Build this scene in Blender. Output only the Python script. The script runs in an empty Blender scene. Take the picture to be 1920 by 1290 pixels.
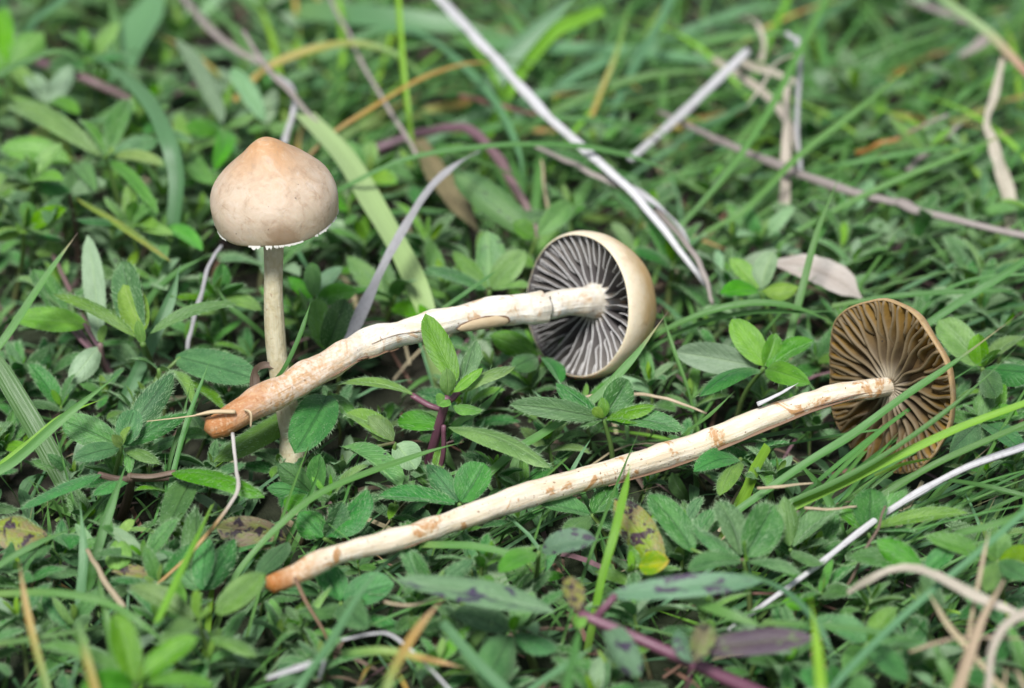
import bpy, math, random
from mathutils import Vector, Matrix, noise

# ------------------------------------------------------------------ scene, camera, sky, sun
U = 0.01                                   # all lengths below are centimetres
scene = bpy.context.scene
col = scene.collection
rng = random.Random(7)

PITCH = math.radians(30.5)
DIST, FPX = 50.0, 5600.0                   # cm to the aim point, focal length in photograph pixels (1920 wide)
AIM = Vector((0, 0, 1.5))
RIGHT = Vector((1, 0, 0))
UPV = Vector((0, math.sin(PITCH), math.cos(PITCH)))
BACK = Vector((0, -math.cos(PITCH), math.sin(PITCH)))
EYE = AIM + BACK * DIST

cam_d = bpy.data.cameras.new('camera')
cam = bpy.data.objects.new('camera', cam_d)
col.objects.link(cam)
cam.matrix_world = Matrix.Translation(EYE * U) @ Matrix((RIGHT, UPV, BACK)).transposed().to_4x4()
cam_d.sensor_width = 36.0
cam_d.lens = FPX * 36.0 / 1920.0
cam_d.clip_start = 0.01
cam_d.clip_end = 200.0
cam_d.dof.use_dof = True
cam_d.dof.focus_distance = (DIST - 2.6) * U
cam_d.dof.aperture_fstop = 13.0
scene.camera = cam

SUN_EL, SUN_AZ = math.radians(60), math.radians(198)      # soft light from high behind the camera
w = bpy.data.worlds.new('World'); scene.world = w; w.use_nodes = True
nt = w.node_tree
sky = nt.nodes.new('ShaderNodeTexSky'); sky.sky_type = 'NISHITA'; sky.sun_disc = False
sky.sun_elevation = SUN_EL; sky.sun_rotation = SUN_AZ
sky.air_density = 1.0; sky.dust_density = 1.0; sky.ozone_density = 1.0
hs = nt.nodes.new('ShaderNodeHueSaturation'); hs.inputs['Saturation'].default_value = 0.45
nt.links.new(sky.outputs[0], hs.inputs['Color'])
bg = nt.nodes['Background']; bg.inputs['Strength'].default_value = 0.05
nt.links.new(hs.outputs[0], bg.inputs['Color'])

sl = bpy.data.lights.new('sun', 'SUN'); sl.energy = 2.0; sl.angle = math.radians(16); sl.color = (1.0, 0.985, 0.96)
so = bpy.data.objects.new('sun', sl); col.objects.link(so)
sdir = Vector((math.sin(SUN_AZ) * math.cos(SUN_EL), math.cos(SUN_AZ) * math.cos(SUN_EL), math.sin(SUN_EL)))
so.rotation_euler = sdir.to_track_quat('Z', 'Y').to_euler()
so.location = (0, 0, 2)

scene.view_settings.view_transform = 'Standard'
scene.view_settings.look = 'None'
scene.view_settings.exposure = 1.38
scene.view_settings.gamma = 1.0
scene.render.engine = 'CYCLES'
scene.cycles.max_bounces = 8
scene.cycles.transmission_bounces = 6

# ------------------------------------------------------------------ points
def Pd(px, py, dep):
    """photograph pixel at a distance dep cm in front of the aim plane"""
    k = (DIST - dep) / FPX
    return EYE - BACK * (DIST - dep) + RIGHT * ((px - 960) * k) + UPV * ((645 - py) * k)

def Pz(px, py, z):
    """photograph pixel at height z cm above the soil"""
    d = -BACK + RIGHT * ((px - 960) / FPX) + UPV * ((645 - py) / FPX)
    return EYE + d * ((z - EYE.z) / d.z)

def pxcm(p):
    return (EYE - p).dot(BACK) / FPX       # cm per photograph pixel at p

def P(t, mode):
    return Pd(*t) if mode == 'd' else Pz(*t)

def catmull(pts, n):
    if len(pts) == 2:
        return [pts[0].lerp(pts[1], i / n) for i in range(n + 1)]
    ex = [pts[0] * 2 - pts[1]] + list(pts) + [pts[-1] * 2 - pts[-2]]
    segs = len(pts) - 1
    out = []
    for i in range(n + 1):
        f = i / n * segs
        k = min(int(f), segs - 1); t = f - k
        a, b, c, d = ex[k:k + 4]
        out.append(0.5 * ((2 * b) + (c - a) * t + (2 * a - 5 * b + 4 * c - d) * t * t + (3 * b - a - 3 * c + d) * t ** 3))
    return out

def lerp_list(v, t):
    if not isinstance(v, (list, tuple)): return v
    f = t * (len(v) - 1); k = min(int(f), len(v) - 2)
    return v[k] + (v[k + 1] - v[k]) * (f - k)

def sstep(a, b, x):
    x = max(0, min(1, (x - a) / (b - a))); return x * x * (3 - 2 * x)

# ------------------------------------------------------------------ materials
MATS = {}
class NB:
    """small helper round a material's node tree"""
    def __init__(self, name):
        self.m = bpy.data.materials.new(name); self.m.use_nodes = True
        self.t = self.m.node_tree
        self.b = self.t.nodes['Principled BSDF']; self.o = self.t.nodes['Material Output']
    def n(self, typ, **kw):
        x = self.t.nodes.new(typ)
        for k, v in kw.items(): setattr(x, k, v)
        return x
    def l(self, a, b): self.t.links.new(a, b)
    def val(self, sock, v):
        if isinstance(v, (int, float)): sock.default_value = v
        elif isinstance(v, tuple): sock.default_value = v if len(v) == 4 or len(sock.default_value) == 3 else (*v, 1)
        else: self.l(v, sock)
    def math(self, op, a, b=0.0, c=None, clamp=False):
        x = self.n('ShaderNodeMath', operation=op, use_clamp=clamp)
        self.val(x.inputs[0], a); self.val(x.inputs[1], b)
        if c is not None: self.val(x.inputs[2], c)
        return x.outputs[0]
    def mix(self, f, a, b, mode='MIX'):
        x = self.n('ShaderNodeMix', data_type='RGBA', blend_type=mode)
        self.val(x.inputs[0], f); self.val(x.inputs[6], a); self.val(x.inputs[7], b)
        return x.outputs[2]
    def ss(self, x, a, b):
        m = self.n('ShaderNodeMapRange', interpolation_type='SMOOTHSTEP')
        self.val(m.inputs[0], x); m.inputs[1].default_value = a; m.inputs[2].default_value = b
        return m.outputs[0]
    def noise(self, vec, scale, detail=3, rough=0.55, dim='3D', dist=0.0):
        x = self.n('ShaderNodeTexNoise', noise_dimensions=dim)
        if vec is not None: self.l(vec, x.inputs['Vector'])
        x.inputs['Scale'].default_value = scale; x.inputs['Detail'].default_value = detail
        x.inputs['Roughness'].default_value = rough; x.inputs['Distortion'].default_value = dist
        return x.outputs[0]
    def scale(self, vec, s):
        x = self.n('ShaderNodeVectorMath', operation='MULTIPLY'); self.l(vec, x.inputs[0]); x.inputs[1].default_value = s
        return x.outputs[0]
    def add(self, vec, v2):
        x = self.n('ShaderNodeVectorMath', operation='ADD'); self.l(vec, x.inputs[0]); self.val(x.inputs[1], v2)
        return x.outputs[0]
    def uv(self):
        tc = self.n('ShaderNodeTexCoord'); sp = self.n('ShaderNodeSeparateXYZ'); self.l(tc.outputs['UV'], sp.inputs[0])
        return tc.outputs['UV'], sp.outputs[0], sp.outputs[1]
    def obj_cm(self):
        tc = self.n('ShaderNodeTexCoord'); return self.scale(tc.outputs['Object'], (1 / U, 1 / U, 1 / U))
    def rand(self):
        return self.n('ShaderNodeObjectInfo').outputs['Random']
    def randvec(self, k):
        r = self.math('MULTIPLY', self.rand(), k)
        c = self.n('ShaderNodeCombineXYZ'); self.l(r, c.inputs[0]); self.l(self.math('MULTIPLY', r, 1.7), c.inputs[1]); self.l(r, c.inputs[2])
        return c.outputs[0]
    def bump(self, h, strength, dist):
        x = self.n('ShaderNodeBump'); x.inputs['Strength'].default_value = strength; x.inputs['Distance'].default_value = dist * U
        self.l(h, x.inputs['Height']); self.l(x.outputs[0], self.b.inputs['Normal'])
        return x.outputs[0]
    def translucent(self, color, f, normal=None):
        tr = self.n('ShaderNodeBsdfTranslucent'); self.val(tr.inputs[0], color)
        if normal: self.l(normal, tr.inputs['Normal'])
        mx = self.n('ShaderNodeMixShader'); mx.inputs[0].default_value = f
        self.l(self.b.outputs[0], mx.inputs[1]); self.l(tr.outputs[0], mx.inputs[2]); self.l(mx.outputs[0], self.o.inputs[0])

def leaf_mat(key, c1, c2, vein, tip=None, sheen=0.12, spots=None, spot_at=0.6, rough=0.45, vary=0.85, trans=0.15):
    m = NB('leaf_' + key)
    uv, u, v = m.uv()
    off = m.add(uv, m.randvec(37.0))
    n1 = m.noise(off, 3.0, 4, 0.6)
    c = m.mix(m.ss(n1, 0.35, 0.65), c1, c2)
    if tip: c = m.mix(m.math('MULTIPLY', m.ss(v, 0.55, 1.0), m.ss(n1, 0.3, 0.6)), c, tip)
    a = m.math('ABSOLUTE', m.math('SUBTRACT', u, 0.5))
    rib = m.math('SUBTRACT', 1.0, m.ss(a, 0.012, 0.055))
    c = m.mix(m.math('MULTIPLY', rib, 0.55), c, vein)
    side = m.math('SINE', m.math('MULTIPLY', m.math('SUBTRACT', v, m.math('MULTIPLY', a, 0.55)), 62.0))
    side = m.ss(side, 0.55, 1.0)
    c = m.mix(m.math('MULTIPLY', side, 0.08), c, vein)
    n2 = m.noise(m.scale(off, (1, 2.5, 1)), 26.0, 3, 0.6)
    c = m.mix(m.math('MULTIPLY', m.ss(n2, 0.45, 0.75), 0.35), c, m.mix(1.0, c, (0.45, 0.5, 0.45), 'MULTIPLY'))
    if spots:
        n3 = m.noise(m.scale(off, (1.0, 2.2, 1)), 2.6, 3, 0.6, dist=0.4)
        c = m.mix(m.ss(n3, spot_at, spot_at + 0.07), c, spots)
    r = m.rand()
    h = m.n('ShaderNodeHueSaturation')
    m.l(m.math('MULTIPLY_ADD', r, 0.05 * vary, 0.5 - 0.025 * vary), h.inputs['Hue'])
    r2 = m.math('FRACT', m.math('MULTIPLY', r, 17.3))
    m.l(m.math('MULTIPLY_ADD', r2, 0.5 * vary, 1 - 0.25 * vary), h.inputs['Value'])
    r3 = m.math('FRACT', m.math('MULTIPLY', r, 7.7))
    m.l(m.math('MULTIPLY_ADD', r3, 0.4 * vary, 1 - 0.25 * vary), h.inputs['Saturation'])
    m.l(c, h.inputs['Color'])
    c = h.outputs[0]
    m.l(c, m.b.inputs['Base Color'])
    m.b.inputs['Roughness'].default_value = rough
    m.b.inputs['Specular IOR Level'].default_value = 0.42
    m.b.inputs['Sheen Weight'].default_value = sheen; m.b.inputs['Sheen Roughness'].default_value = 0.35; m.b.inputs['Sheen Tint'].default_value = (0.65, 0.95, 0.6, 1)
    hgt = m.math('ADD', m.math('MULTIPLY', n2, 0.5), m.math('ADD', m.math('MULTIPLY', side, -0.25), m.math('MULTIPLY', rib, -0.7)))
    nb = m.bump(hgt, 0.55, 0.03)
    m.translucent(m.mix(1.0, c, (1.2, 1.5, 0.5), 'MULTIPLY'), trans, nb)
    MATS[key] = m.m

#          key        base            second          vein
leaf_mat('hairy', (0.040, 0.152, 0.032), (0.074, 0.220, 0.050), (0.020, 0.070, 0.018), rough=0.42, sheen=0.35)
leaf_mat('green', (0.070, 0.212, 0.018), (0.115, 0.290, 0.032), (0.14, 0.31, 0.07), rough=0.38, sheen=0.2)
leaf_mat('young', (0.135, 0.310, 0.022), (0.200, 0.400, 0.040), (0.27, 0.46, 0.10), rough=0.4, trans=0.3)
leaf_mat('pale', (0.170, 0.290, 0.150), (0.230, 0.360, 0.200), (0.25, 0.40, 0.18), rough=0.55)
leaf_mat('spotted', (0.085, 0.200, 0.060), (0.120, 0.250, 0.070), (0.20, 0.36, 0.12), spots=(0.030, 0.022, 0.035), spot_at=0.61, rough=0.45)
leaf_mat('yellowing', (0.140, 0.260, 0.020), (0.300, 0.330, 0.030), (0.30, 0.40, 0.10), tip=(0.35, 0.27, 0.05), rough=0.45)
leaf_mat('blotched', (0.180, 0.240, 0.020), (0.230, 0.170, 0.090), (0.20, 0.25, 0.06), spots=(0.040, 0.020, 0.032), spot_at=0.53, rough=0.5)
leaf_mat('purple', (0.060, 0.030, 0.060), (0.090, 0.060, 0.070), (0.10, 0.12, 0.05), tip=(0.11, 0.07, 0.10), spots=(0.11, 0.16, 0.05), spot_at=0.6, rough=0.45)
leaf_mat('greyleaf', (0.085, 0.190, 0.085), (0.110, 0.230, 0.110), (0.14, 0.26, 0.13), spots=(0.045, 0.030, 0.065), spot_at=0.55, rough=0.42)
leaf_mat('deadleaf', (0.50, 0.46, 0.41), (0.43, 0.38, 0.33), (0.30, 0.26, 0.21), rough=0.6)
leaf_mat('tanleaf', (0.216, 0.166, 0.086), (0.166, 0.137, 0.065), (0.144, 0.115, 0.058), spots=(0.086, 0.101, 0.036), rough=0.6)

def hair_mat():
    m = NB('leaf_hair')
    m.b.inputs['Base Color'].default_value = (0.42, 0.60, 0.35, 1); m.b.inputs['Roughness'].default_value = 0.4
    m.translucent((0.42, 0.62, 0.32), 0.45)
    MATS['hair'] = m.m
hair_mat()

def blade_mat(key, ramp, streak=0.35, rough=0.42, trans=0.2, vary=0.5, fine=0.0):
    """ramp: [(position along the blade, colour)]"""
    m = NB('blade_' + key)
    uv, u, v = m.uv()
    off = m.add(m.scale(uv, (9.0, 1.2, 1)), m.randvec(61.0))
    s = m.noise(off, 2.2, 3, 0.6)
    wob = m.math('MULTIPLY_ADD', s, 0.10, v)
    wob = m.math('SUBTRACT', wob, 0.05)
    r = m.n('ShaderNodeValToRGB'); m.l(wob, r.inputs[0])
    el = r.color_ramp.elements
    while len(el) < len(ramp): el.new(0.5)
    for e, (p, c) in zip(el, ramp): e.position = p; e.color = (*c, 1)
    c = r.outputs[0]
    c = m.mix(m.math('MULTIPLY', m.ss(s, 0.4, 0.7), streak), c, m.mix(1.0, c, (0.5, 0.52, 0.45), 'MULTIPLY'))
    if fine:
        f = m.noise(m.add(m.scale(uv, (3.0, 30.0, 1)), m.randvec(11.0)), 2.0, 4, 0.65)
        c = m.mix(m.math('MULTIPLY', m.ss(f, 0.5, 0.72), fine), c, m.mix(1.0, c, (0.42, 0.36, 0.36), 'MULTIPLY'))
    rr = m.rand()
    h = m.n('ShaderNodeHueSaturation')
    m.l(m.math('MULTIPLY_ADD', rr, 0.05 * vary, 0.5 - 0.025 * vary), h.inputs['Hue'])
    m.l(m.math('MULTIPLY_ADD', m.math('FRACT', m.math('MULTIPLY', rr, 13.7)), 0.6 * vary, 1 - 0.3 * vary), h.inputs['Value'])
    m.l(c, h.inputs['Color']); c = h.outputs[0]
    m.l(c, m.b.inputs['Base Color']); m.b.inputs['Roughness'].default_value = rough
    ridge = m.math('MULTIPLY', m.math('SINE', m.math('MULTIPLY', u, 40.0)), 0.35)
    nb = m.bump(m.math('ADD', m.math('MULTIPLY', ridge, 0.5), s), 0.4, 0.02)
    m.translucent(m.mix(1.0, c, (1.2, 1.45, 0.5), 'MULTIPLY') if trans > 0.15 else c, trans, nb)
    MATS[key] = m.m

G, GB, GD = (0.088, 0.225, 0.052), (0.085, 0.205, 0.090), (0.050, 0.140, 0.030)
TAN, ORANGE, BROWN = (0.42, 0.30, 0.17), (0.50, 0.24, 0.04), (0.16, 0.09, 0.06)
blade_mat('grass', [(0, (0.15, 0.27, 0.07)), (0.25, G), (1, G)])
blade_mat('grass_dark', [(0, GD), (1, (0.07, 0.18, 0.04))])
blade_mat('grass_blue', [(0, (0.10, 0.22, 0.07)), (0.3, GB), (1, (0.11, 0.25, 0.11))])
blade_mat('grass_bright', [(0, (0.20, 0.33, 0.06)), (0.3, (0.19, 0.40, 0.03)), (1, (0.22, 0.44, 0.04))], trans=0.3)
blade_mat('grass_tip', [(0, G), (0.86, G), (0.93, (0.30, 0.28, 0.14)), (1, (0.16, 0.10, 0.10))])
blade_mat('grass_tantip', [(0, G), (0.45, (0.20, 0.30, 0.07)), (0.65, (0.45, 0.30, 0.08)), (1, TAN)])
blade_mat('grass_yellow', [(0, (0.36, 0.27, 0.06)), (0.4, (0.34, 0.32, 0.07)), (0.7, (0.14, 0.27, 0.06)), (1, G)])
blade_mat('grass_redtip', [(0, (0.22, 0.36, 0.14)), (0.55, (0.32, 0.45, 0.22)), (0.85, (0.45, 0.30, 0.20)), (1, (0.35, 0.16, 0.12))])
blade_mat('pale_blade', [(0, (0.26, 0.40, 0.14)), (1, (0.31, 0.44, 0.19))], streak=0.4, trans=0.15)
blade_mat('orange_blade', [(0, (0.288, 0.187, 0.086)), (0.4, (0.374, 0.223, 0.058)), (1, (0.346, 0.216, 0.072))], trans=0.15)
blade_mat('orange_stub', [(0, (0.374, 0.194, 0.036)), (0.4, (0.360, 0.194, 0.043)), (0.6, (0.252, 0.173, 0.115)), (1, (0.288, 0.259, 0.245))], trans=0.1)
blade_mat('straw_white', [(0, (0.54, 0.53, 0.55)), (1, (0.60, 0.59, 0.61))], streak=0.7, trans=0.1, rough=0.5, fine=0.45)
blade_mat('straw_grey', [(0, (0.42, 0.41, 0.43)), (1, (0.46, 0.45, 0.47))], streak=0.75, trans=0.1, rough=0.5, fine=0.5)
blade_mat('straw_mauve', [(0, (0.27, 0.23, 0.215)), (1, (0.33, 0.285, 0.265))], streak=0.75, trans=0.08, rough=0.55, fine=0.6)
blade_mat('straw_beige', [(0, (0.42, 0.37, 0.30)), (1, (0.48, 0.43, 0.36))], streak=0.7, trans=0.12, rough=0.5, fine=0.55)
blade_mat('straw_tan', [(0, (0.42, 0.33, 0.21)), (1, (0.50, 0.41, 0.28))], streak=0.7, trans=0.12, rough=0.5, fine=0.5)
blade_mat('straw_root', [(0, (0.446, 0.418, 0.396)), (0.45, (0.418, 0.374, 0.331)), (0.62, (0.346, 0.216, 0.086)), (1, (0.324, 0.180, 0.058))], trans=0.05, fine=0.2)
blade_mat('stem_brown', [(0, (0.101, 0.065, 0.043)), (1, (0.144, 0.094, 0.072))], trans=0.02, rough=0.6, fine=0.5)
blade_mat('stem_purple', [(0, (0.122, 0.043, 0.072)), (1, (0.158, 0.065, 0.094))], trans=0.03, rough=0.4, fine=0.3)
blade_mat('stem_mauve', [(0, (0.144, 0.079, 0.101)), (0.5, (0.173, 0.094, 0.115)), (1, (0.187, 0.122, 0.115))], trans=0.03, rough=0.5, fine=0.3)
blade_mat('stem_green', [(0, (0.122, 0.094, 0.058)), (0.5, (0.115, 0.180, 0.050)), (1, (0.122, 0.230, 0.050))], trans=0.08, fine=0.2)
blade_mat('twig_red', [(0, (0.144, 0.065, 0.050)), (1, (0.173, 0.086, 0.065))], trans=0.0, rough=0.6, fine=0.4)

def cap_mat(key, apex, mid, rim, wrinkle, dark, apexw=(0.05, 0.45), rimw=(0.62, 0.95), stain=None):
    m = NB('cap_' + key)
    uv, u, v = m.uv(); p = m.obj_cm()
    n1 = m.noise(p, 1.6, 4, 0.6); n2 = m.noise(p, 5.0, 5, 0.65, dist=0.6); n3 = m.noise(p, 38.0, 3, 0.6)
    vw = m.math('ADD', v, m.math('MULTIPLY', m.math('SUBTRACT', n1, 0.5), 0.5))
    c = m.mix(m.ss(vw, *apexw), apex, mid)
    c = m.mix(m.ss(vw, *rimw), c, rim)
    c = m.mix(m.math('MULTIPLY', m.ss(n2, 0.5, 0.72), wrinkle), c, dark)
    # thin hair cracks
    vo = m.n('ShaderNodeTexVoronoi', feature='DISTANCE_TO_EDGE'); m.l(m.add(p, m.scale(m.n('ShaderNodeTexNoise').outputs[1], (0.3, 0.3, 0.3))), vo.inputs['Vector']); vo.inputs['Scale'].default_value = 1.7
    crack = m.math('MULTIPLY', m.math('SUBTRACT', 1.0, m.ss(vo.outputs[0], 0.0, 0.05)), m.ss(n2, 0.45, 0.6))
    c = m.mix(m.math('MULTIPLY', crack, 0.10), c, (0.25, 0.15, 0.10))
    n4 = m.noise(p, 2.6, 6, 0.7, dist=1.2)
    c = m.mix(m.math('MULTIPLY', m.ss(n4, 0.45, 0.7), wrinkle * 0.7), c, m.mix(1.0, c, (0.72, 0.66, 0.62), 'MULTIPLY'))
    c = m.mix(m.math('MULTIPLY', m.ss(m.math('SUBTRACT', 1.0, n4), 0.5, 0.72), wrinkle * 0.5), c, (0.60, 0.54, 0.47))
    if stain:
        ds = m.n('ShaderNodeVectorMath', operation='DISTANCE'); m.l(p, ds.inputs[0]); ds.inputs[1].default_value = tuple(stain[0])
        dn = m.math('ADD', ds.outputs['Value'], m.math('MULTIPLY', m.math('SUBTRACT', n2, 0.5), 0.5))
        c = m.mix(m.math('MULTIPLY', m.math('SUBTRACT', 1.0, m.ss(dn, stain[1] * 0.4, stain[1])), 0.6), c, (0.24, 0.14, 0.07))
    sp = m.noise(p, 11.0, 1, 0.4)
    c = m.mix(m.math('MULTIPLY', m.ss(sp, 0.77, 0.80), 0.7), c, (0.12, 0.08, 0.06))
    m.l(c, m.b.inputs['Base Color']); m.b.inputs['Roughness'].default_value = 0.62
    m.b.inputs['Subsurface Weight'].default_value = 0.25; m.b.inputs['Subsurface Scale'].default_value = 0.12 * U
    m.b.inputs['Subsurface Radius'].default_value = (1.0, 0.55, 0.3)
    m.bump(m.math('ADD', m.math('MULTIPLY', n2, 0.6), m.math('ADD', m.math('MULTIPLY', n3, 0.12), m.math('MULTIPLY', crack, -0.12))), 0.35, 0.06)
    MATS[key] = m.m
cap_mat('cap_standing', (0.47, 0.27, 0.13), (0.52, 0.42, 0.32), (0.46, 0.37, 0.26), 0.75, (0.38, 0.27, 0.18), (0.22, 0.74), (0.62, 0.95), (Pd(532, 450, 3.3) - Pz(556, 962, 0.0), 0.36))
cap_mat('cap_cream', (0.46, 0.25, 0.08), (0.52, 0.34, 0.15), (0.66, 0.57, 0.42), 0.2, (0.34, 0.22, 0.10), (0.1, 0.6), (0.56, 0.90))
cap_mat('cap_brown', (0.342, 0.205, 0.076), (0.319, 0.205, 0.084), (0.342, 0.236, 0.114), 0.5, (0.167, 0.099, 0.046), (0.1, 0.6))

def gill_mat(key, face_out, face_in, edge, e0, e1, trans=0.1, inner=0.8):
    m = NB('gill_' + key)
    uv, u, v = m.uv(); p = m.obj_cm()
    n = m.noise(p, 9.0, 4, 0.6)
    c = m.mix(m.ss(u, 0.35, 1.0), face_in, face_out)
    c = m.mix(m.math('MULTIPLY', m.ss(n, 0.4, 0.7), 0.45), c, m.mix(1.0, c, (0.5, 0.5, 0.5), 'MULTIPLY'))
    c = m.mix(m.ss(v, e0, e1), c, edge)
    s = m.noise(p, 14.0, 1, 0.3)
    c = m.mix(m.math('MULTIPLY', m.ss(s, 0.78, 0.81), 0.85), c, (0.03, 0.025, 0.03))
    c = m.mix(m.math('MULTIPLY', m.math('SUBTRACT', 1.0, m.ss(u, 0.10, 0.34)), inner), c, (0.62, 0.55, 0.42))
    m.l(c, m.b.inputs['Base Color']); m.b.inputs['Roughness'].default_value = 0.6
    m.bump(n, 0.3, 0.03)
    m.translucent(c, trans)
    MATS[key] = m.m
gill_mat('gill_grey', (0.22, 0.20, 0.18), (0.12, 0.108, 0.108), (0.76, 0.745, 0.73), 0.90, 0.985)
gill_mat('gill_brown', (0.27, 0.155, 0.026), (0.13, 0.092, 0.050), (0.19, 0.14, 0.075), 0.72, 1.0, 0.25, 0.55)

def flesh_mat(key, c1, c2):
    m = NB(key); p = m.obj_cm(); n = m.noise(p, 6.0, 4)
    m.l(m.mix(n, c1, c2), m.b.inputs['Base Color']); m.b.inputs['Roughness'].default_value = 0.7
    m.bump(n, 0.3, 0.04); MATS[key] = m.m
flesh_mat('under_grey', (0.035, 0.03, 0.03), (0.055, 0.047, 0.045))  # near-black flesh: the shade in the gaps between gills is put into its colour
flesh_mat('under_brown', (0.10, 0.06, 0.022), (0.14, 0.085, 0.03))
flesh_mat('veil', (0.608, 0.600, 0.562), (0.547, 0.532, 0.471))
flesh_mat('scar', (0.456, 0.334, 0.190), (0.517, 0.418, 0.274))
flesh_mat('bark', (0.122, 0.068, 0.038), (0.213, 0.129, 0.076))

def stem_mat(key, cream, shade, ochre, brown, base_end, patch, speck=0.6, v0=0.0):
    """v runs from the root (0) to the cap (1); base_end = how far up the rusty base reaches"""
    m = NB('mushroom_stem_' + key)
    uv, u, v = m.uv(); p = m.obj_cm()
    st = m.noise(m.scale(uv, (7.0, 26.0, 1)), 1.0, 4, 0.6, dist=0.3)
    fib = m.noise(m.scale(uv, (34.0, 7.0, 1)), 1.0, 4, 0.65)
    n1 = m.noise(p, 1.7, 7, 0.7, dist=0.9); n2 = m.noise(p, 13.0, 3, 0.6)
    c = m.mix(m.ss(st, 0.35, 0.7), cream, shade)
    c = m.mix(m.math('MULTIPLY', m.ss(fib, 0.47, 0.66), 0.42), c, shade)
    c = m.mix(m.math('MULTIPLY', m.ss(n1, 0.53, 0.60), patch), c, ochre)
    # rusty base with ragged border
    bw = m.math('ADD', v, m.math('MULTIPLY', m.math('SUBTRACT', n1, 0.5), 0.32 * max(base_end, 0.1) * 3))
    basef = m.math('SUBTRACT', 1.0, m.ss(bw, base_end * 0.55, base_end))
    c = m.mix(m.math('MULTIPLY', basef, 0.85), c, m.mix(m.ss(n2, 0.35, 0.65), ochre, m.mix(0.5, cream, ochre)))
    endf = m.math('SUBTRACT', 1.0, m.ss(bw, base_end * 0.12, base_end * 0.55))
    c = m.mix(m.math('MULTIPLY', endf, m.ss(n2, 0.3, 0.5)), c, brown)
    sp = m.noise(p, 16.0, 2, 0.4)
    c = m.mix(m.math('MULTIPLY', m.ss(sp, 0.69, 0.73), speck), c, (0.22, 0.12, 0.06))
    m.l(c, m.b.inputs['Base Color']); m.b.inputs['Roughness'].default_value = 0.6
    m.b.inputs['Subsurface Weight'].default_value = 0.2; m.b.inputs['Subsurface Scale'].default_value = 0.08 * U
    m.b.inputs['Subsurface Radius'].default_value = (1.0, 0.7, 0.45)
    m.bump(m.math('ADD', m.math('MULTIPLY', fib, 0.5), m.math('ADD', n1, m.math('MULTIPLY', st, 0.6))), 0.6, 0.07)
    MATS[key] = m.m
stem_mat('stem_standing', (0.50, 0.46, 0.32), (0.40, 0.35, 0.21), (0.31, 0.24, 0.13), (0.24, 0.19, 0.11), 0.05, 0.3, 0.5)
stem_mat('stem_white', (0.77, 0.745, 0.68), (0.66, 0.57, 0.43), (0.46, 0.25, 0.10), (0.38, 0.16, 0.05), 0.42, 0.7, 0.6)
stem_mat('stem_cream', (0.73, 0.66, 0.54), (0.62, 0.51, 0.35), (0.42, 0.21, 0.07), (0.36, 0.13, 0.02), 0.18, 0.9, 0.9)

def soil_mat():
    m = NB('soil'); p = m.obj_cm()
    n = m.noise(p, 1.3, 6, 0.7); n2 = m.noise(p, 0.05, 4, 0.6)
    c = m.mix(n, (0.012, 0.010, 0.007), (0.04, 0.03, 0.02))  # soil tone darkened to deepen the shade in the gaps between plants
    c = m.mix(m.ss(n2, 0.4, 0.6), c, (0.020, 0.030, 0.010))
    m.l(c, m.b.inputs['Base Color']); m.b.inputs['Roughness'].default_value = 0.9
    m.bump(n, 0.8, 0.4); MATS['soil'] = m.m
soil_mat()

# ------------------------------------------------------------------ objects
def mesh_obj(name, verts, faces, mats, uvs=None, mi=None, parent=None, base=Vector(), smooth=True):
    """verts in world cm; the object's origin is put at base (cm)"""
    me = bpy.data.meshes.new(name)
    me.from_pydata([tuple((v - base) * U) for v in verts], [], faces)
    for k in (mats if isinstance(mats, (list, tuple)) else [mats]): me.materials.append(MATS[k])
    if mi: me.polygons.foreach_set('material_index', mi)
    if uvs:
        lay = me.uv_layers.new(name='UVMap')
        lay.data.foreach_set('uv', [x for lp in me.loops for x in uvs[lp.vertex_index]])
    if smooth: me.polygons.foreach_set('use_smooth', [True] * len(me.polygons))
    me.update()
    o = bpy.data.objects.new(name, me); col.objects.link(o)
    if parent: o.parent = parent
    else: o.location = base * U
    return o

def empty(name, base):
    o = bpy.data.objects.new(name, None); col.objects.link(o); o.location = base * U; o.empty_display_size = 0.003
    return o

def tag(o, label, cat, group=None, kind=None):
    o['label'] = label; o['category'] = cat
    if group: o['group'] = group
    if kind: o['kind'] = kind
    return o

def copy_tree(o, parent=None):
    c = o.copy(); col.objects.link(c); c.parent = parent
    for ch in o.children: copy_tree(ch, c)
    return c

def frames(pts, ref):
    out = []
    s = None
    for i, p in enumerate(pts):
        t = (pts[min(i + 1, len(pts) - 1)] - pts[max(i - 1, 0)]).normalized()
        if s is None: s = t.cross(ref); s = s.normalized() if s.length > 1e-4 else t.orthogonal().normalized()
        else: s = (s - t * s.dot(t)).normalized()
        out.append((t, s, s.cross(t).normalized()))
    return out

def tube_geo(pts, radii, ref, n=8, flat=1.0, rough=0.0, seed=0.0, cap_round=True, rfreq=1.2):
    V, F, UV = [], [], []
    fr = frames(pts, ref); m = len(pts)
    for i, (p, (t, s, nn)) in enumerate(zip(pts, fr)):
        for k in range(n + 1):
            a = 2 * math.pi * k / n
            d = s * math.cos(a) + nn * math.sin(a) * flat
            r = radii[i]
            if rough: r *= 1 + rough * noise.noise((p + d * r) * rfreq + Vector((seed, 3.1 * seed, 0)))
            V.append(p + d * r); UV.append((k / n, i / (m - 1)))
    for i in range(m - 1):
        for k in range(n):
            a = i * (n + 1) + k; b = a + n + 1
            F.append((a, a + 1, b + 1, b))
    for i, sg in ((0, -1), (m - 1, 1)):
        c = len(V); V.append(pts[i] + fr[i][0] * sg * radii[i] * (0.5 if cap_round else 0.05)); UV.append((0.5, i / (m - 1)))
        for k in range(n):
            a = i * (n + 1) + k
            F.append((c, a, a + 1) if sg > 0 else (c, a + 1, a))
    return V, F, UV

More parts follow.
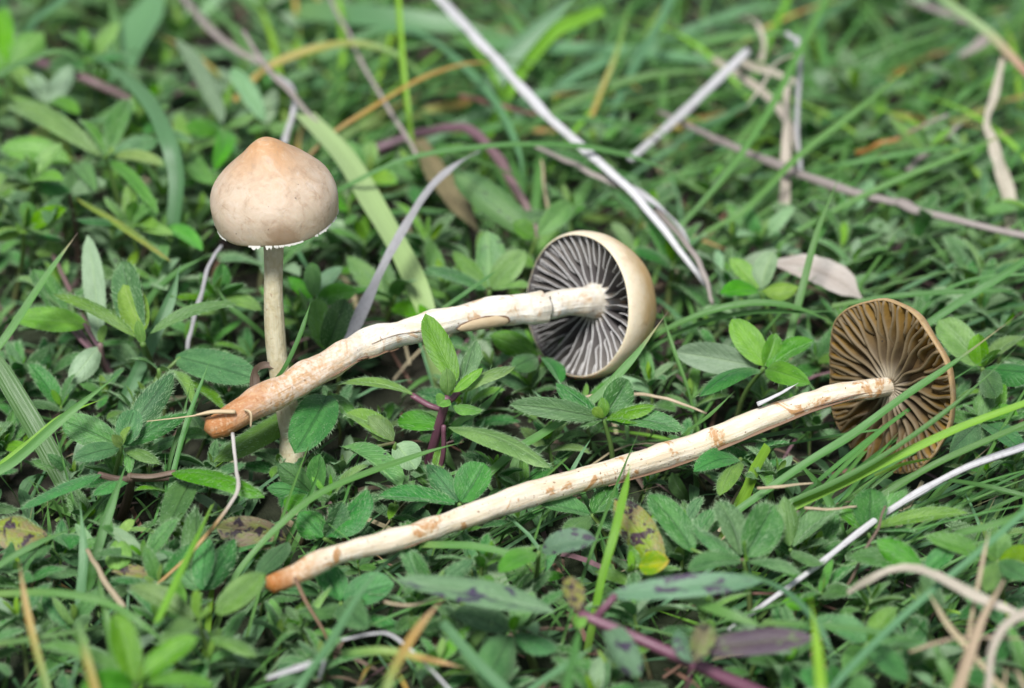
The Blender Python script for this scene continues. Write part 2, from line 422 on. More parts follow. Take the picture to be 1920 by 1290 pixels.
def leaf_geo(p0, p1, width, nrm, arch=0.12, cup=0.15, shape='lance', hair=0.0, seed=0, hlen=0.078, twist=0.0, wave=0.03, nl=11, nw=6):
    """a leaf blade with midrib groove, and its hairs; returns V, F, UV, material index (0 blade, 1 hair)"""
    R = random.Random(seed)
    L = (p1 - p0).length; d = (p1 - p0).normalized()
    nrm = (nrm - d * nrm.dot(d)).normalized(); side = d.cross(nrm).normalized()
    bendx = R.uniform(-0.05, 0.05) * L
    ctrl = (p0 + p1) / 2 + nrm * arch * L * 1.6 + side * bendx
    pk = {'lance': 0.52, 'oval': 0.55, 'round': 0.62, 'narrow': 0.5}[shape]; ex = {'lance': 0.66, 'oval': 0.55, 'round': 0.5, 'narrow': 0.55}[shape]
    V, F, UV, MI = [], [], [], []
    ph = R.uniform(0, 6.28)
    def mid(t): return p0.lerp(ctrl, t).lerp(ctrl.lerp(p1, t), t)
    def wid(t):
        x = t ** (math.log(0.5) / math.log(pk))
        return width * 0.5 * max(0.0, 4 * x * (1 - x)) ** ex + width * 0.06 * (1 - t)
    def surf(s, t):
        tt = (ctrl - p0).lerp(p1 - ctrl, t).normalized()
        n2 = (nrm - tt * nrm.dot(tt)).normalized(); s2 = tt.cross(n2).normalized()
        a = twist * (t - 0.3); s3 = s2 * math.cos(a) + n2 * math.sin(a); n3 = n2 * math.cos(a) - s2 * math.sin(a)
        w = wid(t)
        h = cup * w * (abs(s) ** 1.6) + wave * width * math.sin(9 * t + ph + 2 * s) * abs(s) - 0.13 * w * math.exp(-(s / 0.16) ** 2) - 0.16 * w * abs(s) ** 5
        return mid(t) + s3 * (s * w) + n3 * h, s3, n3, tt
    for i in range(nl + 1):
        t = i / nl
        for k in range(nw + 1):
            s = -1 + 2 * k / nw
            V.append(surf(s, t)[0]); UV.append((k / nw, t))
    for i in range(nl):
        for k in range(nw):
            a = i * (nw + 1) + k; b = a + nw + 1
            F.append((a, a + 1, b + 1, b)); MI.append(0)
    nh = int(hair * L * width * 560)
    for j in range(nh):
        t = R.uniform(0.06, 0.99)
        s = R.choice((-1, 1)) * (1.0 if R.random() < 0.24 else R.random() ** 0.6)
        p, s3, n3, tt = surf(s, t)
        up = 1.0 if abs(s) < 0.97 else R.uniform(-0.3, 0.8)
        dr = (n3 * up * 0.55 + s3 * s * (0.75 if abs(s) > 0.9 else 0.25) + tt * R.uniform(0.35, 0.9) + Vector((R.gauss(0, .2), R.gauss(0, .2), R.gauss(0, .2)))).normalized()
        ln = hlen * R.uniform(0.5, 1.15)
        wd = dr.cross(Vector((R.gauss(0, 1), R.gauss(0, 1), R.gauss(0, 1)))).normalized() * 0.0027
        c = len(V); V += [p - wd, p + wd, p + dr * ln + tt * ln * 0.2]; UV += [(0.5, 0), (0.5, 0), (0.5, 1)]
        F.append((c, c + 1, c + 2)); MI.append(1)
    return V, F, UV, MI

def ribbon_geo(pts, widths, nrm, fold=0.25, nw=4, crease=0.0):
    V, F, UV = [], [], []
    m = len(pts)
    for i, p in enumerate(pts):
        t = (pts[min(i + 1, m - 1)] - pts[max(i - 1, 0)]).normalized()
        n2 = (nrm - t * nrm.dot(t)).normalized(); s = t.cross(n2)
        if crease:
            a = crease * noise.noise(Vector((i * 0.12, crease * 9, m))); s, n2 = s * math.cos(a) + n2 * math.sin(a), n2 * math.cos(a) - s * math.sin(a)
        for k in range(nw + 1):
            x = -1 + 2 * k / nw
            V.append(p + s * (x * widths[i] / 2) + n2 * (fold * widths[i] * abs(x))); UV.append((k / nw, i / (m - 1)))
    for i in range(m - 1):
        for k in range(nw):
            a = i * (nw + 1) + k; b = a + nw + 1
            F.append((a, a + 1, b + 1, b))
    return V, F, UV

FACE = (Vector((0, 0, 1)) * 0.6 + BACK * 0.4).normalized()

# ------------------------------------------------------------------ ground
def ground():
    V, F = [], []
    n = 60
    def gx(i): # finer in the middle, reaching far out
        t = (i / n) * 2 - 1
        return 40 * t if abs(t) < 0.8 else math.copysign(32 + ((abs(t) - 0.8) / 0.2) ** 3 * 2500, t)
    for j in range(n + 1):
        for i in range(n + 1):
            x, y = gx(i), gx(j)
            z = 0.25 * noise.noise(Vector((x * 0.35, y * 0.35, 0))) if abs(x) < 35 and abs(y) < 35 else 0
            V.append(Vector((x, y, z - 0.15)))
    for j in range(n):
        for i in range(n):
            a = j * (n + 1) + i; F.append((a, a + 1, a + n + 2, a + n + 1))
    o = mesh_obj('ground', V, F, 'soil'); o['kind'] = 'structure'
ground()

# ------------------------------------------------------------------ mushrooms
def cap_frame(axis):
    a = axis.normalized(); x = a.orthogonal().normalized(); return a, x, a.cross(x).normalized()

def build_cap(parent, base, C, axis, R, outer, inner_h, mats, seed, edge_fn, in_fn, ng, gth, rs, wavy, margin_amp=0.03, gill_mat_key=None, gmax=0.992):
    """outer: list of (r, z) in units of R from apex to margin; gills hang between in_fn(r) and edge_fn(r) (both in R)"""
    a, x, y = cap_frame(axis); n = 72
    def pt(r, z, th):
        k = noise.noise(Vector((math.cos(th) * 1.3, math.sin(th) * 1.3, seed)))
        k2 = noise.noise(Vector((math.cos(th) * 4, math.sin(th) * 4, seed + 9)))
        f = r ** 2
        rr = r * R * (1 + f * (margin_amp * k + margin_amp * 0.18 * k2))
        zz = z * R + f * R * margin_amp * 1.2 * noise.noise(Vector((math.cos(th) * 1.7, math.sin(th) * 1.7, seed + 5)))
        return C + (x * math.cos(th) + y * math.sin(th)) * rr + a * zz
    prof = catmull([Vector((r, z, 0)) for r, z in outer], 30)
    und = [Vector((prof[-1].x - 0.012, prof[-1].y - 0.004, 0))] + [Vector((r, in_fn(r), 0)) for r in (0.965, 0.9, 0.8, 0.65, 0.5, 0.35, 0.2, 0.05)]
    full = prof + und
    V, F, UV, MI = [], [], [], []
    for i, q in enumerate(full):
        for k in range(n + 1):
            th = 2 * math.pi * k / n
            p = pt(max(q.x, 0.0005), q.y, th)
            bumpv = 0.022 * R * noise.noise(p * 2.2 + Vector((seed, 0, 0))) if i < 28 else 0
            V.append(p + a * bumpv); UV.append((k / n, min(1, i / 30)))
    for i in range(len(full) - 1):
        for k in range(n):
            b = i * (n + 1) + k; F.append((b, b + n + 1, b + n + 2, b + 1)); MI.append(0 if i < 31 else 1)
    cap = mesh_obj('cap', V, F, mats, UV, MI, parent, base)
    # gills: every third full length, the others shorter
    Rn = random.Random(int(seed * 100))
    for g in range(ng):
        th0 = 2 * math.pi * (g + Rn.uniform(-0.2, 0.2)) / ng
        kind = (0, 2, 1, 2)[g % 4]
        r0 = (rs, Rn.uniform(0.38, 0.62), Rn.uniform(0.68, 0.86))[kind]
        gd = (1.0, 0.95, 0.75)[kind]
        m = 15; V, F, UV = [], [], []
        p1, p2 = Rn.uniform(0, 6.28), Rn.uniform(0, 6.28); am = wavy * Rn.uniform(0.5, 1.3)
        for i in range(m + 1):
            t = i / m; r = r0 + (gmax - r0) * t
            wob = am * math.sin(3.4 * t * (1 - r0) * 3 + p1) + am * 0.22 * math.sin(8 * t + p2)
            wob *= sstep(0, 0.25, t) if kind == 0 else 1
            zt = in_fn(r) + 0.02; ze = edge_fn(r)
            depth = (zt - ze) * gd
            if kind: depth *= sstep(-0.10, 0.30, t) ** 0.7
            depth *= 1 - 0.08 * sstep(0.93, 1.0, t)
            ze = zt - depth
            th = th0 + wob / max(r, 0.15); side = (-x * math.sin(th0) + y * math.cos(th0)) * R
            w = gth * (0.7 + 0.3 * min(1, r / 0.5))
            rows = ((zt, -1.5, 0), (zt * 0.5 + ze * 0.5, -1.0, 0.5), (ze + 0.016, -0.62, 0.93), (ze, 0, 1), (ze + 0.016, 0.62, 0.93), (zt * 0.5 + ze * 0.5, 1.0, 0.5), (zt, 1.5, 0))
            for z, sgn, v in rows:
                wv = wob * 0.0
                V.append(pt(r, z, th) + side * (sgn * w)); UV.append((r if kind == 0 else max(r, 0.2), v))
        for i in range(m):
            for k in range(6):
                b = i * 7 + k; F.append((b, b + 7, b + 8, b + 1))
        F.append((0, 1, 2, 3, 4, 5, 6)); F.append(tuple(m * 7 + k for k in (6, 5, 4, 3, 2, 1, 0)))
        mesh_obj('gill', V, F, gill_mat_key, UV, None, cap, base)
    return cap, pt, a

def ang_point(C, pt, a, R):
    return C

# ---- the standing mushroom
def mushroom_standing():
    base = Pz(556, 962, 0.0)
    t = tag(empty('mushroom', base), 'upright mushroom with a smooth tan umbonate cap hiding its gills', 'mushroom')
    C = Pd(519, 405, 2.3)
    axis = (Vector((0, 0, 1)) + RIGHT * (-0.10) + BACK * 0.03).normalized()
    pts = catmull([base - Vector((0, 0, 0.25)), base.lerp(Pd(545, 800, 1.72), 0.55), Pd(545, 800, 1.75), Pd(521, 680, 1.9), Pd(513, 570, 2.1), Pd(513, 470, 2.25), C + axis * 0.45], 46)
    k = pxcm(C)
    rad = [lerp_list([29, 27, 25, 22, 21, 19.5, 18.5, 18.5, 20, 24], i / 46) * k for i in range(47)]
    V, F, UV = tube_geo(pts, rad, RIGHT, 18, 1, 0.08, 1.7)
    mesh_obj('stem', V, F, 'stem_standing', UV, None, t, base)
    R = 119 * k
    outer = [(0, 1.365), (0.06, 1.36), (0.13, 1.335), (0.20, 1.29), (0.29, 1.22), (0.42, 1.10), (0.60, 0.955), (0.78, 0.785), (0.92, 0.61), (1.0, 0.41), (1.012, 0.23), (0.998, 0.08), (0.975, 0.0)]
    cap, pt, a = build_cap(t, base, C, axis, R, outer, 0.8, ['cap_standing', 'under_grey'], 2.3, lambda r: 0.02 + 0.25 * (1 - r), lambda r: 0.1 + 0.72 * max(0, 1 - r * r) ** 0.7, 60, 0.008, 0.2, 0.01, 0.035, 'gill_grey', 0.95)
    # white remains of the veil, hanging from the margin as uneven teeth
    Rn = random.Random(5)
    th = 0.0
    while th < 6.28:
        w_ = Rn.uniform(0.05, 0.34); V, F = [], []
        if Rn.random() < 0.72:
            m = 9; h = Rn.uniform(0.008, 0.035) * (2.4 if Rn.random() < 0.22 else 1)
            for i in range(m + 1):
                q = i / m; aa = th + w_ * q
                drop = h * (0.1 + Rn.choice((0.2, 0.5, 1.3)) * Rn.uniform(0.6, 1.1) * math.sin(math.pi * q) ** 0.6) if 0 < i < m else 0.004
                V += [pt(0.976, 0.03, aa), pt(0.984, 0.015, aa), pt(0.985 + drop * 0.5, -drop, aa), pt(0.978 + drop * 0.4, -drop * 0.9, aa)]
            for i in range(m):
                for k2 in range(4):
                    b = i * 4; F.append((b + k2, b + 4 + k2, b + 4 + (k2 + 1) % 4, b + (k2 + 1) % 4))
            F.append((3, 2, 1, 0)); F.append(tuple(m * 4 + z for z in (0, 1, 2, 3)))
            mesh_obj('veil_remnant', V, F, 'veil', None, None, cap, base, smooth=False)
        th += w_ * Rn.uniform(0.9, 1.4)
mushroom_standing()

# ---- the fallen mushroom with grey gills
def mushroom_grey():
    sp = [(392, 803, 3.05), (425, 790, 3.0), (480, 757, 2.85), (545, 722, 2.65), (610, 687, 2.4), (675, 650, 2.1), (745, 627, 1.75), (830, 604, 1.35), (920, 586, 0.95), (985, 580, 0.65), (1010, 577, 0.52), (1060, 569, 0.2), (1100, 565, -0.05), (1132, 562, -0.42), (1165, 557, -0.75)]
    raw = [Pd(*q) for q in sp]
    base = raw[0].copy(); base.z -= 0.2
    t = tag(empty('mushroom', base), 'fallen mushroom with purple-grey gills and a ring on its white stem', 'mushroom')
    N = 90; pts = catmull(raw, N)
    wp = [21, 26, 29, 29, 28, 27, 26, 26, 27.5, 30, 26, 25, 27, 36, 60]
    rad = [lerp_list(wp, i / N) * pxcm(pts[i]) * (1 + 0.09 * noise.noise(Vector((i * 0.16, 4, 0))) + 0.07 * noise.noise(Vector((i * 0.5, 1, 0)))) for i in range(N + 1)]
    V, F, UV = tube_geo(pts, rad, Vector((0, 0, 1)), 22, 1, 0.2, 3.3, rfreq=3.2)
    stem = mesh_obj('stem', V, F, 'stem_white', UV, None, t, base)
    fr = frames(pts, Vector((0, 0, 1)))
    def on(i, ang, lift=0.0):
        tt, s, nn = fr[i]
        # ang measured from straight at the camera, positive downwards
        b = (BACK - tt * BACK.dot(tt)).normalized(); u = tt.cross(b).normalized()
        if u.z < 0: u = -u
        return pts[i] + (b * math.cos(ang) - u * math.sin(ang)) * (rad[i] * (1 + 0.0) + lift)
    def patch(name, i0, i1, a0, a1, lift, mat, par, seed):
        V, F = [], []
        n, m = 16, 8
        for j in range(n + 1):
            q = j / n; i = i0 + (i1 - i0) * q; k = int(i); f = i - k
            half = math.sqrt(max(0, 1 - (2 * q - 1) ** 2)) ** 0.75
            for l in range(m + 1):
                e = (l / m * 2 - 1)
                ang = (a0 + a1) / 2 + (a1 - a0) / 2 * half * e * (1 + 0.12 * noise.noise(Vector((q * 5, e, seed))))
                lf = lift * (1 - abs(e) ** 3) * half + 0.012
                V.append(on(k, ang, lf).lerp(on(min(k + 1, N), ang, lf), f))
        for j in range(n):
            for l in range(m):
                b = j * (m + 1) + l; F.append((b, b + 1, b + m + 2, b + m + 1))
        return mesh_obj(name, V, F, mat, None, None, par, base)
    fl = patch('bark_edge', 45.9, 53.6, 0.21, 1.28, 0.02, 'bark', stem, 1)
    patch('flesh_scar', 46.0, 53.35, 0.25, 1.26, 0.05, 'scar', stem, 2)
    # thin brown cracks running along the stem
    for i0, i1, a0, a1, wd in ((33, 45, 0.05, 0.2, 0.014), (30, 38, 0.95, 1.3, 0.03), (25, 33, 0.9, 1.2, 0.02)):
        q = [on(int(round(i0 + (i1 - i0) * f)), a0 + (a1 - a0) * f + 0.08 * math.sin(9 * f + i0), 0.004) for f in [z / 10 for z in range(11)]]
        V, F, UV = tube_geo(catmull(q, 14), [wd * (0.4 + 0.6 * math.sin(math.pi * min(1, z / 14 + 0.03))) for z in range(15)], Vector((0, 0, 1)), 5, 0.5, 0.4, i0)
        mesh_obj('crack', V, F, 'bark', UV, None, stem, base)
    # ring: a torn sleeve edge where the stem narrows
    V, F, UV = [], [], []
    n = 30; i0 = 64
    for j, (di, lift) in enumerate(((-6, 0.0), (-3, 0.02), (-1, 0.035), (1.2, 0.05), (1.7, 0.03), (1.0, 0.0))):
        for k in range(n + 1):
            an = 2 * math.pi * k / n
            ii = i0 + di * (1 if j < 3 else 1 + 0.45 * noise.noise(Vector((math.cos(an) * 3, math.sin(an) * 3, 2))))
            kk = int(ii); f = ii - kk
            l2 = lift * (1 + 0.7 * noise.noise(Vector((math.cos(an) * 2.5, math.sin(an) * 2.5, 7))))
            V.append(on(kk, an, l2).lerp(on(kk + 1, an, l2), f)); UV.append((k / n, 0.7))
    for j in range(5):
        for k in range(n):
            b = j * (n + 1) + k; F.append((b, b + n + 1, b + n + 2, b + 1))
    mesh_obj('ring', V, F, 'stem_white', UV, None, t, base)
    # fine roots at the broken end
    for q, wd in (([(392, 775, 3.15), (360, 780, 3.3), (320, 785, 3.4), (275, 790, 3.4)], [9, 4, 3, 1.5]), ([(440, 772, 3.25), (400, 772, 3.3), (368, 778, 3.3)], [12, 11, 5]), ([(470, 800, 3.2), (470, 775, 3.3), (458, 768, 3.2)], [4, 7, 4])):
        rp = catmull([Pd(*z) for z in q], 14)
        V, F, UV = tube_geo(rp, [lerp_list(wd, z / 14) * 0.5 * pxcm(rp[0]) for z in range(15)], Vector((0, 0, 1)), 6, 0.7, 0.3, 2)
        mesh_obj('root', V, F, 'scar', UV, None, t, base)
    # the cap
    C = Pd(1083, 573, -0.05); k = pxcm(C); R = 136 * k
    axis = (RIGHT * 0.715 + UPV * 0.06 - BACK * 0.70).normalized()
    outer = [(0, 1.12), (0.14, 1.11), (0.36, 1.05), (0.60, 0.92), (0.82, 0.70), (0.96, 0.44), (1.025, 0.22), (1.02, 0.06), (0.985, -0.01)]
    build_cap(t, base, C, axis, R, outer, 0.7, ['cap_cream', 'under_grey'], 4.1, lambda r: -0.004 + 0.29 * max(0, 1 - r ** 1.6), lambda r: 0.10 + 0.55 * max(0, 1 - r * r) ** 0.75, 88, 0.0075, 0.16, 0.012, 0.03, 'gill_grey')
mushroom_grey()

# ---- the fallen mushroom with brown gills
def mushroom_brown():
    sp = [(506, 1098, 6.0), (540, 1083, 5.9), (590, 1058, 5.75), (640, 1038, 5.5), (740, 1012, 5.0), (850, 978, 4.5), (1000, 925, 3.7), (1150, 884, 3.0), (1290, 840, 2.4), (1430, 785, 2.3), (1545, 745, 2.15), (1610, 732, 2.0), (1650, 727, 1.8), (1685, 722, 1.5), (1715, 716, 1.2)]
    raw = [Pd(*q) for q in sp]
    base = raw[0].copy(); base.z -= 0.2
    t = tag(empty('mushroom', base), 'fallen mushroom with brown gills in a flat cap on a long cream stem', 'mushroom')
    N = 110; pts = catmull(raw, N)
    wp = [17, 20, 21, 20, 20.5, 22, 23.5, 24.5, 24, 22, 19.5, 18.5, 19, 22, 26]
    rad = [lerp_list(wp, i / N) * pxcm(pts[i]) * (1 + 0.08 * noise.noise(Vector((i * 0.14, 8, 0))) + 0.06 * noise.noise(Vector((i * 0.5, 5, 0)))) for i in range(N + 1)]
    V, F, UV = tube_geo(pts, rad, Vector((0, 0, 1)), 22, 1, 0.18, 6.3, rfreq=3.0)
    stem = mesh_obj('stem', V, F, 'stem_cream', UV, None, t, base)
    fr = frames(pts, Vector((0, 0, 1)))
    def on(i, ang, lift=0.0):
        tt = fr[i][0]
        b = (BACK - tt * BACK.dot(tt)).normalized(); u = tt.cross(b).normalized()
        if u.z < 0: u = -u
        return pts[i] + (b * math.cos(ang) - u * math.sin(ang)) * (rad[i] + lift)
    # split brown strips peeling along the lower side
    for i0, i1, a0, a1, wd in ((54, 84, 1.25, 0.85, 0.04), (58, 80, 1.45, 1.15, 0.03), (74, 88, 0.6, 0.35, 0.015), (30, 36, 1.1, 0.9, 0.012)):
        q = [on(int(round(i0 + (i1 - i0) * f)), a0 + (a1 - a0) * f + 0.05 * math.sin(8 * f + i0), 0.006) for f in [z / 12 for z in range(13)]]
        V, F, UV = tube_geo(catmull(q, 20), [wd * (0.25 + 0.75 * math.sin(math.pi * min(1, z / 20 + 0.02))) for z in range(21)], Vector((0, 0, 1)), 6, 0.6, 0.4, i0)
        mesh_obj('bark_strip', V, F, 'bark', UV, None, stem, base)
    rp = catmull([Pd(553, 1083, 6.0), Pd(575, 1130, 6.2), Pd(605, 1180, 6.3), Pd(620, 1215, 6.2)], 12)
    V, F, UV = tube_geo(rp, [(4.5 - 2 * z / 12) * pxcm(rp[0]) for z in range(13)], Vector((0, 0, 1)), 6, 0.8, 0.3, 2)
    mesh_obj('root', V, F, 'bark', UV, None, t, base)
    C = Pd(1662, 727, 1.8); k = pxcm(C); R = 168 * k
    axis = (RIGHT * 0.80 + UPV * 0.17 - BACK * 0.57).normalized()
    outer = [(0, 0.34), (0.2, 0.335), (0.45, 0.31), (0.68, 0.26), (0.85, 0.21), (0.95, 0.14), (1.0, 0.07), (1.012, 0.02), (1.0, 0.0)]
    build_cap(t, base, C, axis, R, outer, 0.2, ['cap_brown', 'under_brown'], 8.2, lambda r: -0.03 + 0.07 * max(0, 1 - r ** 1.2), lambda r: 0.022 + 0.14 * max(0, 1 - r * r) ** 0.6, 96, 0.0255, 0.08, 0.025, 0.085, 'gill_brown')
mushroom_brown()

# ------------------------------------------------------------------ plants placed one by one
HASH = [0]
def nseed():
    HASH[0] += 1; return HASH[0] * 31 + 5

def leaf_part(parent, base, p0, p1, wcm, kind, hair, roll=0.0, arch=None, cup=None, shape='lance', name='leaf', nl=11):
    sd = nseed(); R = random.Random(sd)
    d = (p1 - p0).normalized()
    n = (Vector((0, 0, 0.72)) + BACK * 0.28 + Vector((R.gauss(0, .22), R.gauss(0, .22), 0)))
    n = (n - d * n.dot(d)).normalized()
    n = Matrix.Rotation(roll + R.gauss(0, .28), 3, d) @ n
    arch = R.uniform(0.04, 0.16) if arch is None else arch
    cup = R.choice((R.uniform(-0.45, -0.2), R.uniform(0.2, 0.5), R.uniform(0.3, 0.6))) if cup is None else cup * 1.3
    V, F, UV, MI = leaf_geo(p0, p1, wcm, n, arch, cup, shape, hair, sd, nl=nl)
    return mesh_obj(name, V, F, [kind, 'hair'], UV, MI, parent, base)

def sprig(label, cx, cy, z, leaves, hair=1.0, stem='stem_green', root=None, name='leafy_sprig', cat='plant', group=None, stem_w=11, kind='hairy'):
    """leaves: (base x, base y or None, tip x, tip y, width px, kind, z base, z tip, options)"""
    c = Pz(cx, cy, z)
    R = random.Random(nseed())
    g = Vector((c.x + R.uniform(-.5, .5), c.y + R.uniform(0, .6), 0)) if root is None else Pz(root[0], root[1], root[2] if len(root) > 2 else 0.1)
    t = tag(empty(name, g), label, cat, group)
    mid = g.lerp(c, 0.55) + Vector((R.uniform(-.15, .15), R.uniform(-.1, .1), 0))
    pts = catmull([g - Vector((0, 0, .15)), mid, c], 12)
    k = pxcm(c)
    V, F, UV = tube_geo(pts, [stem_w * k * 0.5 * (1.1 - 0.35 * i / 12) for i in range(13)], RIGHT, 7, 1, 0.15, 1)
    mesh_obj('stem', V, F, stem, UV, None, t, g)
    for lf in leaves:
        bx, by, tx, ty, wd = lf[:5]
        kd = lf[5] if len(lf) > 5 and lf[5] else kind
        zb = lf[6] if len(lf) > 6 and lf[6] is not None else z
        zt = lf[7] if len(lf) > 7 and lf[7] is not None else z + 0.25
        op = lf[8] if len(lf) > 8 else {}
        if bx is None: bx, by = cx + (tx - cx) * 0.06, cy + (ty - cy) * 0.06
        p0, p1 = Pz(bx, by, zb), Pz(tx, ty, zt)
        o = leaf_part(t, g, p0, p1, wd * 0.88 * pxcm(p0), kd, op.pop('hair', hair), **op)
        if (p0 - c).length > 0.45:            # a leaf stalk back to the stem
            q = min(pts, key=lambda s_: (s_ - p0).length)
            q = q if (q - p0).length < (c - p0).length else c
            V, F, UV = tube_geo(catmull([q, q.lerp(p0, .5) - Vector((0, 0, .06)), p0 + (p1 - p0) * 0.05], 8), [stem_w * k * 0.32] * 9, RIGHT, 6)
            mesh_obj('leaf_stalk', V, F, stem, UV, None, t, g)
    return t

H = 'hairy'; Y = 'young'; GR = 'green'; PA = 'pale'; SP = 'spotted'
# --- upper left
sprig('bright round-leaved shoot above the arching dark-tipped grass blade', 15, 130, 2.6, [(None, 0, 82, 62, 62, Y, 2.6, 3.0, dict(shape='round')), (None, 0, 5, 15, 55, Y, 2.6, 3.0), (None, 0, -60, 80, 50, GR), (None, 0, 60, 170, 40, GR, 2.5, 2.4)], 0.4, kind=GR)
sprig('soft green shoot under the arching dark-tipped grass blade', 85, 195, 2.3, [(None, 0, 133, 122, 48, PA, 2.3, 2.7), (None, 0, 55, 140, 40, PA), (None, 0, 150, 215, 34, GR), (None, 0, 10, 175, 36, GR)], 0.3, kind=GR)
sprig('hairy sprig with a long leaf and curled tips beside the broad curved grass blade', 200, 298, 2.5, [(None, 0, 243, 187, 46, H, 2.5, 2.9), (None, 0, 297, 262, 42, H, 2.5, 2.7), (None, 0, 308, 312, 40, Y, 2.5, 2.6), (None, 0, 298, 402, 26, GR, 2.5, 2.3, dict(shape='narrow')), (None, 0, 18, 200, 44, GR, 2.5, 2.6, dict(arch=0.16)), (None, 0, 150, 225, 36, GR, 2.5, 2.9), (None, 0, 215, 285, 26, Y, 2.5, 2.8)], 0.8)
sprig('short sprig with one wide grooved oval leaf near the reddish stem', 140, 308, 2.2, [(None, 0, 0, 278, 66, GR, 2.2, 2.4, dict(shape='oval', cup=0.25)), (None, 0, 60, 245, 55, 'yellowing', 2.0, 2.2), (None, 0, 120, 390, 40, H, 2.1, 1.9), (None, 0, 180, 360, 34, H)], 0.9)
sprig('tall blue-green leaf standing behind the tan umbonate cap', 420, 240, 1.9, [(None, 0, 332, 72, 68, PA, 1.9, 2.7, dict(shape='lance', arch=0.02, hair=0.2)), (None, 0, 345, 240, 46, GR), (None, 0, 480, 215, 30, GR), (None, 0, 400, 320, 40, GR)], 0.2, kind=GR)
sprig('blue-green shoot with two narrow leaves behind the tan umbonate cap', 500, 235, 1.8, [(None, 0, 432, 128, 38, PA, 1.8, 2.4), (None, 0, 515, 165, 34, PA), (None, 0, 560, 240, 38, GR), (None, 0, 470, 250, 34, GR)], 0.2, kind=GR)
sprig('sprig of mid-green leaves left of the pale broad blade', 350, 290, 1.6, [(None, 0, 455, 268, 44, GR), (None, 0, 300, 335, 40, H), (None, 0, 400, 345, 44, GR), (None, 0, 335, 210, 34, GR), (None, 0, 280, 260, 36, GR)], 0.3, kind=GR)
sprig('yellow-green narrow leaf hanging below the oval grooved leaf', 130, 362, 2.2, [(None, 0, 322, 492, 24, 'yellowing', 2.2, 2.0, dict(shape='narrow', arch=0.03)), (None, 0, 90, 420, 40, H), (None, 0, 200, 345, 42, PA)], 0.7, stem='stem_brown')
sprig('dim green sprig below the curved broad grass blade', 285, 430, 1.5, [(None, 0, 250, 340, 46, GR), (None, 0, 355, 400, 40, GR), (None, 0, 380, 470, 44, GR), (None, 0, 215, 400, 44, GR), (None, 0, 300, 500, 40, GR)], 0.3, kind=GR)
for lab, cx, cy, z in (('bright standing rosette over the reddish brown stem', 165, 110, 2.2), ('tall rosette between the oval grooved leaf and the curved blade', 262, 238, 2.3), ('standing rosette under the long curled leaf', 60, 345, 2.2), ('bright rosette left of the yellow-green hanging leaf', 45, 430, 2.0), ('rosette in the shade left of the upright stem', 410, 560, 1.5), ('rosette right below the yellow-green hanging leaf', 245, 420, 1.9), ('rosette behind the pale broad blade', 690, 330, 1.5)):
    R_ = random.Random(cx * 7 + cy); a_ = R_.uniform(0, 6.28); lv = []
    for q in range(8):
        an = a_ + q * 0.785 + R_.uniform(-.2, .2); ln = R_.uniform(70, 105) * (1 if q % 2 else 0.75)
        lv.append((None, 0, cx + math.cos(an) * ln, cy - abs(math.sin(an)) * ln * (0.85 if math.sin(an) > 0 else 0.2) + (ln * 0.3 if math.sin(an) < 0 else 0), R_.uniform(30, 42), R_.choice((GR, GR, Y, H)), z, z + (0.55 if math.sin(an) > 0 else 0.1)))
    lv.append((None, 0, cx + 6, cy - 42, 26, Y, z, z + 0.5))
    sprig(lab, cx, cy, z, lv, 0.9, kind=GR)
# --- left middle
sprig('sprig with one erect whitish leaf behind the dark-tipped straight grass blade', 188, 645, 1.6, [(185, 640, 164, 440, 46, PA, 1.6, 2.6, dict(arch=0.0, cup=0.3)), (165, 608, 22, 598, 56, GR, 1.6, 1.9, dict(cup=0.2)), (120, 600, 62, 505, 60, H, 1.5, 2.1, dict(shape='oval')), (140, 600, 35, 520, 50, GR, 1.4, 1.9), (None, 0, 130, 720, 50, PA, 1.5, 1.2), (None, 0, 200, 610, 26, Y, 1.6, 1.9), (100, 480, 90, 450, 60, GR, 1.5, 1.7)], 0.6, stem='stem_mauve', root=(245, 730, 0.4), stem_w=15)
sprig('young four-leaved sprig with a small round bright leaf in front', 268, 645, 2.1, [(262, 632, 228, 490, 78, H, 2.1, 2.8, dict(shape='oval', arch=0.02)), (265, 625, 232, 533, 68, Y, 2.2, 2.6, dict(shape='round', hair=0.15, arch=0.0)), (256, 632, 100, 552, 30, GR, 2.1, 2.4, dict(arch=0.16, hair=1.1)), (282, 625, 443, 570, 30, GR, 2.1, 2.4, dict(arch=0.14, hair=1.2)), (None, 0, 258, 600, 22, Y, 2.1, 2.5)], 1.0, stem='stem_green', root=(292, 695, 1.0), stem_w=17)
sprig('big oval hairy leaf beside the foot of the upright mushroom', 298, 692, 1.5, [(330, 668, 484, 712, 74, H, 1.5, 1.75, dict(shape='oval', arch=0.07, cup=0.12, hair=1.3)), (None, 0, 240, 675, 26, H, 1.5, 1.6), (None, 0, 360, 760, 40, GR), (None, 0, 420, 770, 50, GR, 1.2, 1.3)], 1.0)
sprig('silvery hairy rosette left of the orange root end', 228, 838, 1.7, [(None, 0, 326, 698, 58, H, 1.7, 2.3, dict(hair=2.0)), (None, 0, 115, 788, 62, H, 1.7, 2.0, dict(hair=2.0, shape='oval')), (None, 0, 252, 768, 52, H, 1.8, 2.2, dict(shape='oval', hair=1.5)), (None, 0, 138, 862, 40, H, 1.7, 1.8), (None, 0, 352, 775, 40, H, 1.7, 2.0, dict(hair=1.6)), (None, 0, 245, 800, 26, Y, 1.8, 2.1), (None, 0, 210, 815, 22, Y, 1.8, 2.05), (None, 0, 300, 870, 36, GR, 1.6, 1.6)], 1.6)
